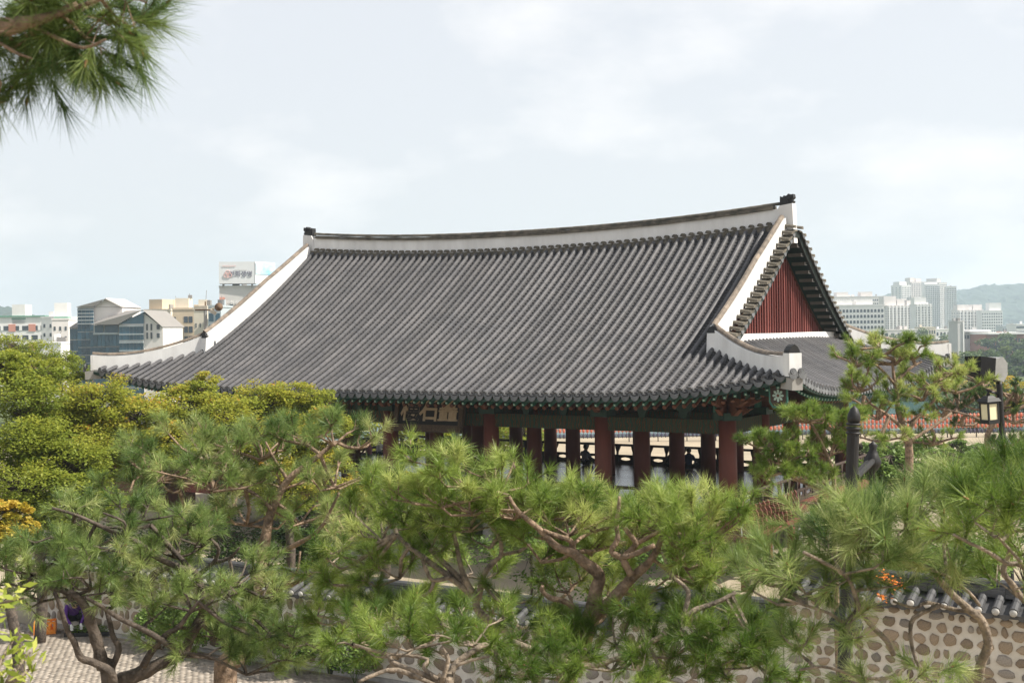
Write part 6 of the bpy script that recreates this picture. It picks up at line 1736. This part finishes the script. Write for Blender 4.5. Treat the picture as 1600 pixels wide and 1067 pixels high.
pine('pine_tree', 'pine branch with drooping needles hanging into the top left corner of the view', (at(-560, 420, 3.3).x, 3.3), K_l, K_p, 'needle_dark', ln=0.13, wd=0.0022, K=80, seed=21, dens=1.3, up=-0.6, spread=(0.1, 0.85), tint=(0.35, 0.85), bark='bark_red')

# ------------------------------------------------------------------ broadleaf trees
def leafy(name, label, base, trunk, pads, mat_n, size, seed, bark='bark_dark', stems=1, up=0.55, group=None, cat='tree', tint=(0.2, 0.6), top_tint=0.25, asp=0.6):
    """trunk: list of (points in world, r0, r1); pads: (centre world, radii, count)"""
    r = np.random.default_rng(seed); rnd = random.Random(seed)
    e = empty(name, base); tag(e, label, cat, group)
    off = Vector(base); first = True
    LA = []
    for P, r0, r1 in trunk:
        b = MB(); Q = knobbly_tube(b, [Vector(p) - off for p in P], r0, r1, 8, 3, rnd); LA += [tuple(q) for q in Q]
        b.build('trunk' if first else 'limb', M[bark], e, smooth=True); first = False
    LA = np.array(LA)
    C_, t_ = [], []
    tw = MB()
    for c, R3, cnt in pads:
        c = np.array(Vector(c) - off); R3 = np.array(R3)
        m = max(3, cnt // 70)                              # leaf clumps through the volume
        q = r.normal(0, 1, (m, 3)); q /= np.linalg.norm(q, axis=1)[:, None]; q *= (r.uniform(0.3, 1, m) ** 0.45 * r.uniform(0.8, 1.22, m))[:, None]
        K_ = c + q * R3
        for k in K_:
            a = LA[np.argmin(((LA - k) ** 2).sum(1))]
            tw.tube([a, (a + k) / 2 + r.normal(0, 0.05, 3) * np.linalg.norm(a - k), k], [0.02 * size / .06, 0.014 * size / .06, 0.006 * size / .06], 4, cap=False)
        kk = r.integers(0, m, cnt)
        rc = R3.mean() * 0.29
        dq = r.normal(0, 1, (cnt, 3)); dq /= np.linalg.norm(dq, axis=1)[:, None]; dq *= (r.uniform(0, 1, cnt) ** 0.4)[:, None]
        L = K_[kk] + dq * np.array([rc * 1.25, rc * 1.25, rc * 0.62])
        C_.append(L)
        ct = r.uniform(*tint, m)
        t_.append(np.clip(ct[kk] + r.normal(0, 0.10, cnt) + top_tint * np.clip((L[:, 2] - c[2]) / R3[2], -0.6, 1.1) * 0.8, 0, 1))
    C_ = np.concatenate(C_); t_ = np.concatenate(t_)
    V, F = leaf_quads(C_, size, up, asp, r)
    tag(tw.build('twigs', M[bark], e), kind='stuff')
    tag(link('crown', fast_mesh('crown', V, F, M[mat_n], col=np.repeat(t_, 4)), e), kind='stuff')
    return e
def px_pads(L, per):
    """(px, py, rx, ry, d, rd) -> world pads with a leaf count by area"""
    return [(at(px, py, d), (rx / FPX * d, rd, ry / FPX * d), int(rx * ry * per)) for px, py, rx, ry, d, rd in L]
def maple(label, px, base_py, d, pads, seed, tint, top=0.25, group='yellowing maples before the pavilion', per=3.4, size=0.046, mat_n='maple', leaning=0):
    g = at(px, base_py, d); base = (g.x, d, 0)
    zc = sum(p[0].z for p in px_pads(pads, 1)) / len(pads)
    T = [([(g.x, d, -0.1), (g.x + .1, d, zc * 0.3), (g.x - .1 + leaning, d, zc * 0.62)], 0.16, 0.10)]
    for c, R3, n_ in px_pads(pads, 1):
        T.append(([(g.x - .1 + leaning, d, zc * 0.60), ((g.x + c.x) / 2, (d + c.y) / 2, (zc * 0.6 + c.z) / 2 + 0.1), (c.x, c.y, c.z - 0.1)], 0.07, 0.025))
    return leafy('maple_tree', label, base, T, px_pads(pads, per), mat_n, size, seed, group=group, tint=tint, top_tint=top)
maple('maple with orange-tipped yellow-green leaves under the left roof hip', 255, 900, 36, [(150, 630, 60, 40, 36, 1.0), (215, 650, 50, 30, 35.5, .9), (100, 660, 60, 40, 36, 1.0), (190, 690, 70, 34, 35, 1.0), (290, 640, 55, 34, 36.5, .9), (310, 605, 36, 20, 37, .7), (345, 650, 50, 34, 36, .9), (270, 690, 60, 30, 35, .9), (150, 720, 70, 34, 35, 1.0)], 31, (0.28, 0.66), 0.32)
maple('yellow-green maple in front of the pavilion middle left, beside the grey-green pine', 450, 900, 38, [(410, 630, 50, 32, 38, .9), (470, 620, 44, 24, 38.5, .8), (440, 680, 60, 34, 37.5, 1.0), (510, 660, 40, 30, 38, .8), (380, 700, 50, 34, 37, .9), (500, 720, 50, 30, 38, .9), (440, 760, 70, 40, 37, 1.0)], 32, (0.3, 0.72), 0.25)
maple('darker green maple filling the left edge', 60, 900, 33, [(40, 690, 70, 40, 33, 1.0), (30, 620, 60, 36, 34, 1.0), (100, 730, 70, 40, 33, 1.0), (40, 760, 70, 40, 32, 1.0), (130, 780, 60, 36, 32.5, .9), (60, 810, 60, 24, 32, .8), (10, 570, 44, 26, 35, .8), (60, 580, 40, 22, 35, .8)], 33, (0.05, 0.4), 0.25)
maple('round golden-yellow maple just below the pavilion floor', 600, 860, 41, [(575, 752, 40, 18, 41, .7), (625, 748, 34, 16, 41.5, .7), (600, 775, 60, 26, 41, .8), (545, 775, 40, 26, 41, .8)], 34, (0.45, 0.8), 0.25)
maple('yellow-orange shrubby tree at the left edge below the dark maple', 20, 900, 27, [(15, 800, 34, 18, 27, .4), (25, 830, 36, 22, 27, .5), (0, 850, 34, 20, 27, .4)], 35, (0.4, 0.85), 0.3, mat_n='yellowing', size=0.05)
maple('tree with flat layered pale crowns rising above the maples at the left edge', 60, 800, 50, [(30, 540, 60, 16, 50, 1.0), (90, 560, 36, 14, 50, .8), (20, 560, 60, 14, 50, 1.0), (50, 585, 60, 20, 49, 1.0)], 36, (0.1, 0.45), 0.3)
maple('small green tree directly left of the left roof tip', 100, 800, 52, [(95, 575, 34, 20, 52, .9), (120, 580, 24, 18, 52, .8), (80, 600, 50, 22, 52, 1.0)], 37, (0.05, 0.35), 0.2)
# low evergreen bushes around the wall and behind it
for k, (px, py, d, rx, ry, tnt) in enumerate(((120, 845, 36, 110, 26, (0.0, 0.2)), (330, 830, 37, 100, 30, (0.05, 0.3)), (480, 820, 40, 60, 24, (0.05, 0.3)), (830, 850, 33, 90, 26, (0.1, 0.45)), (980, 850, 32, 80, 30, (0.1, 0.4)), (1480, 860, 26, 90, 34, (0.25, 0.7)), (1420, 890, 25, 60, 20, (0.1, 0.5)), (1390, 712, 40, 60, 12, (0.3, 0.7)), (1470, 706, 42, 60, 12, (0.2, 0.6)), (1545, 708, 44, 50, 12, (0.3, 0.7)), (1600, 705, 38, 40, 16, (0.3, 0.7)))):
    c = at(px, py, d)
    leafy('bush', ['dark evergreen bush behind the left end of the long wall', 'dense green bush under the left maples', 'green bush beside the iron brazier', 'green bush behind the fan-limbed pine', 'green bush behind the thick-limbed pine', 'yellow-green bush behind the highest wall step', 'dark bush peeping over the highest wall step', 'pale green bush under the small reddish-stemmed pine', 'green bush between the two lamp posts', 'green bush behind the slim lamp post', 'green bush at the right edge beyond the slim lamp post'][k], (c.x, d, 0), [([(c.x, d, -0.05), (c.x, d, c.z)], 0.05, 0.02)],
          [((c.x, d, c.z * 0.9), (rx / FPX * d, 0.9, ry / FPX * d + 0.2), max(2600, int(rx * ry * 1.6))), ((c.x, d, c.z * 0.5), (rx / FPX * d, 0.9, c.z * 0.5), 1800)], 'herb' if k > 2 else 'broadleaf', 0.055 if d < 38 else 0.075, 50 + k, cat='bush', group='bushes around the wall', tint=tnt, top_tint=0.2)
for k, px in enumerate((1285, 1340, 1392, 1440, 1490, 1535, 1585)):
    d = 62 + 3 * (k % 2); c = at(px, 690 + 3 * (k % 3), d)
    leafy('bush', ['%s shrub of the row before the lantern fence, counted from the pavilion' % q for q in ('first', 'second', 'third', 'fourth', 'fifth', 'sixth', 'seventh')][k], (c.x, d, 0), [([(c.x, d, -0.05), (c.x, d, c.z)], 0.05, 0.02)],
          [((c.x, d, c.z * 0.85), (1.1, 0.9, 0.5), 1500), ((c.x, d, c.z * 0.4), (1.2, 1.0, c.z * 0.45), 1500)], 'herb', 0.085, 200 + k, cat='bush', group='shrubs before the lantern fence', tint=(0.2, 0.8), top_tint=0.1)
# trees seen through the pavilion, on its far side
for k, px in enumerate((585, 640, 700, 765, 815)):
    d = 74 + 3 * (k % 2)
    c = at(px, 682, d)
    leafy('yard_tree', ['leftmost light green tree seen through the pavilion columns', 'second light green tree seen through the pavilion columns', 'light green tree seen through the columns under the name board', 'light green tree seen just right of the name board', 'rightmost light green tree seen through the pavilion columns'][k], (c.x, d, 0), [([(c.x, d, -0.1), (c.x + .1, d, c.z)], 0.15, 0.06)],
          [((c.x, d, c.z + 0.2), (1.5, 1.4, 1.3), 2600), ((c.x + .6, d - .4, c.z - 0.8), (1.2, 1.2, 0.8), 1200)], 'maple', 0.10, 70 + k, group='trees behind the pavilion', tint=(0.2, 0.5), top_tint=0.1)
# orange flowers behind the wall at the right
fp = at(1398, 925, 24.3)
e = leafy('flowering_bush', 'bush with clear orange blossoms behind the highest wall step', (fp.x, 24.4, 0), [([(fp.x, 24.4, -0.05), (fp.x, 24.4, fp.z)], 0.04, 0.015)], [((fp.x, 24.35, fp.z - 0.1), (0.45, 0.3, 0.4), 900)], 'herb', 0.04, 90, cat='bush', tint=(0.1, 0.5))
C = np.array([tuple(at(x, y, 22.3) - Vector((fp.x, 24.4, 0))) for x, y in [(1385 + random.gauss(0, 8), 905 + random.gauss(0, 5)) for _ in range(60)] + [(1402 + random.gauss(0, 5), 912 + random.gauss(0, 4)) for _ in range(40)] + [(1382 + random.gauss(0, 5), 934 + random.gauss(0, 3)) for _ in range(25)]])
C[:, 1] += rng.normal(0, .1, len(C))
V, F = leaf_quads(C, 0.032, 0.8, 0.9)
link('blossoms', fast_mesh('blossoms', V, F, M['petal_orange'], col=np.repeat(rng.random(len(C)), 4)), e)
# young leafy sapling in the bottom left corner, close to the viewer
r = np.random.default_rng(77)
sb = at(20, 1067, 4.6)
SB = empty('sapling', (sb.x - .2, 4.6, 0)); tag(SB, 'bright yellow-green sapling with narrow leaves in the bottom left corner', 'sapling')
off = Vector((sb.x - .2, 4.6, 0))
stems = []
b = MB()
for P in ([(-60, 1200), (-50, 1060), (-30, 990), (0, 945), (38, 934)], [(-60, 1200), (0, 1095), (15, 1060), (32, 1035), (48, 1018)], [(-60, 1200), (-15, 1110), (10, 1075), (35, 1055), (50, 1040)], [(-60, 1200), (-60, 1030), (-30, 965), (5, 940)], [(-60, 1200), (-20, 1080), (0, 1035), (20, 1000)]):
    W = [at(x, y, 4.6 + random.uniform(-.12, .12)) - off for x, y in P]
    Q = curve_pts([Vector((0.0, 0, -0.1)), (W[0] + Vector((0, 0, 0))) * 0.5] + W, 5)
    b.tube(Q, [0.02 * (1 - i / len(Q)) + 0.003 for i in range(len(Q))], 6)
    stems += Q[int(len(Q) * 0.62):]
b.build('stems', M['bark_grey'], SB)
C, A_ = [], []
S_ = np.array([tuple(s) for s in stems])
n = 190
k = r.integers(0, len(S_), n)
dirs = r.normal(0, 1, (n, 3)); dirs[:, 2] = np.abs(dirs[:, 2]) * 0.7 + 0.1; dirs /= np.linalg.norm(dirs, axis=1)[:, None]
base = S_[k] + r.normal(0, 0.03, (n, 3))
Ln = r.uniform(0.035, 0.065, n)[:, None]
side = np.cross(dirs, r.normal(0, 1, (n, 3))); side /= np.linalg.norm(side, axis=1)[:, None]
V = np.stack([base, base + dirs * Ln * 0.5 + side * Ln * 0.17, base + dirs * Ln, base + dirs * Ln * 0.5 - side * Ln * 0.17], 1).reshape(-1, 3)
link('leaves', fast_mesh('leaves', V, np.arange(n * 4).reshape(n, 4), M['bright_leaf'], col=np.repeat(r.random(n), 4)), SB)
for i, px in enumerate(range(1236, 1500, 22)):
    d = 356 + 4 * (i % 3); c = at(px, 556 + 6 * (i % 2), d); hh = 15
    leafy('bank_tree', ['%s tree along the far bank, counted from the pavilion corner' % w_ for w_ in ('first', 'second', 'third', 'fourth', 'fifth', 'sixth', 'seventh', 'eighth', 'ninth', 'tenth', 'eleventh', 'twelfth', 'thirteenth')][i], (c.x, d, c.z - hh - 4), [([(c.x, d, c.z - hh - 4), (c.x, d, c.z - hh * .5)], .3, .12)],
          [((c.x, d, c.z - hh * 0.32), (5, 5, hh * 0.34), 1300), ((c.x - 2, d, c.z - hh * 0.70), (4.5, 4.5, hh * 0.36), 1300)], 'broadleaf', 0.45, 160 + i, group='trees across the river and on its bank', tint=(0.1, 0.6), top_tint=0.15)
# --- far trees across the river and on the near bank
far_l = ['broad green tree', 'tall rounded tree', 'olive tree', 'dark green tree']
k = 0
for i, (px, py, d, hh, w_, tnt, mt) in enumerate(((1500, 548, 380, 14, 6.5, (0.2, 0.6), 'broadleaf'), (1525, 543, 395, 15, 7, (0.3, 0.7), 'broadleaf'), (1548, 548, 385, 14, 6.5, (0.4, 0.8), 'broadleaf'), (1575, 540, 400, 15, 7, (0.3, 0.7), 'broadleaf'), (1600, 548, 390, 14, 7, (0.2, 0.5), 'broadleaf'), (1625, 545, 400, 15, 7, (0.2, 0.5), 'broadleaf'),
        (1512, 572, 330, 11, 6, (0.4, 0.8), 'yellowing'), (1590, 565, 150, 10, 2.6, (0.0, 0.2), 'broadleaf'), (1535, 575, 160, 9, 2.6, (0.3, 0.6), 'broadleaf'), (1572, 582, 140, 8, 2.2, (0.5, 0.9), 'yellowing'), (1615, 575, 150, 10, 3, (0.1, 0.4), 'broadleaf'), (1505, 590, 150, 8, 2.6, (0.2, 0.5), 'broadleaf'), (1480, 560, 400, 13, 7, (0.2, 0.6), 'broadleaf'), (1455, 552, 410, 13, 7, (0.2, 0.6), 'broadleaf'), (1400, 520, 620, 14, 10, (0.3, 0.7), 'broadleaf'), (1425, 517, 640, 14, 10, (0.6, 0.9), 'broadleaf'), (1460, 515, 640, 14, 10, (0.3, 0.7), 'broadleaf'), (1560, 522, 530, 12, 9, (0.2, 0.6), 'broadleaf'), (1590, 520, 530, 12, 9, (0.2, 0.6), 'broadleaf'))):
    c = at(px, py, d)
    gz = c.z - hh
    leafy('bank_tree', ['leftmost of the row of broad green trees across the river', 'second broad green tree of the row across the river', 'third broad green tree of the row across the river', 'fourth broad green tree of the row across the river', 'fifth broad green tree of the row across the river', 'sixth tree of the row across the river, at the right edge', 'small yellowing tree in front of the row across the river', 'dark green tree right of the floodlight', 'mid-green tree behind the floodlight', 'golden tree just behind the floodlight pole', 'green tree at the right edge above the dusky pine', 'green tree left of the floodlight behind the roof corner', 'green tree right behind the far roof tip', 'tree top showing above the far hip ridge', 'leftmost treetop under the ribbed flats', 'olive treetop under the ribbed flats', 'right treetop below the tall towers', 'treetop before the brown glazed hall', 'rightmost treetop before the brown glazed hall'][i], (c.x, d, gz - 4), [([(c.x, d, gz - 4), (c.x, d, gz + hh * 0.5)], hh * 0.02, hh * 0.01)],
          [((c.x, d, c.z - hh * 0.30), (w_, w_, hh * 0.32), 900), ((c.x - w_ * .5, d, c.z - hh * 0.6), (w_ * .8, w_ * .8, hh * 0.32), 600), ((c.x + w_ * .5, d, c.z - hh * 0.62), (w_ * .8, w_ * .8, hh * 0.32), 600)], mt, w_ * 0.075, 100 + i, group='trees across the river and on its bank', tint=tnt, top_tint=0.15)
# ------------------------------------------------------------------ air
b = MB(); b.box((0, 1600, 65), (6400, 3800, 176))
hz = b.mesh('haze', [])
hm = bpy.data.materials.new('haze_air'); hm.use_nodes = True
hn = hm.node_tree.nodes; hl = hm.node_tree.links
hn.remove(hn['Principled BSDF'])
pv = hn.new('ShaderNodeVolumePrincipled')
pv.inputs['Color'].default_value = (0.72, 0.86, 1.0, 1)
pv.inputs['Density'].default_value = 0.00024
pv.inputs['Anisotropy'].default_value = 0.2
hl.new(pv.outputs[0], hn['Material Output'].inputs['Volume'])
hz.materials.append(hm)
tag(link('haze', hz), 'thin pale blue haze over the town', kind='stuff')
cy.volume_step_rate = 10
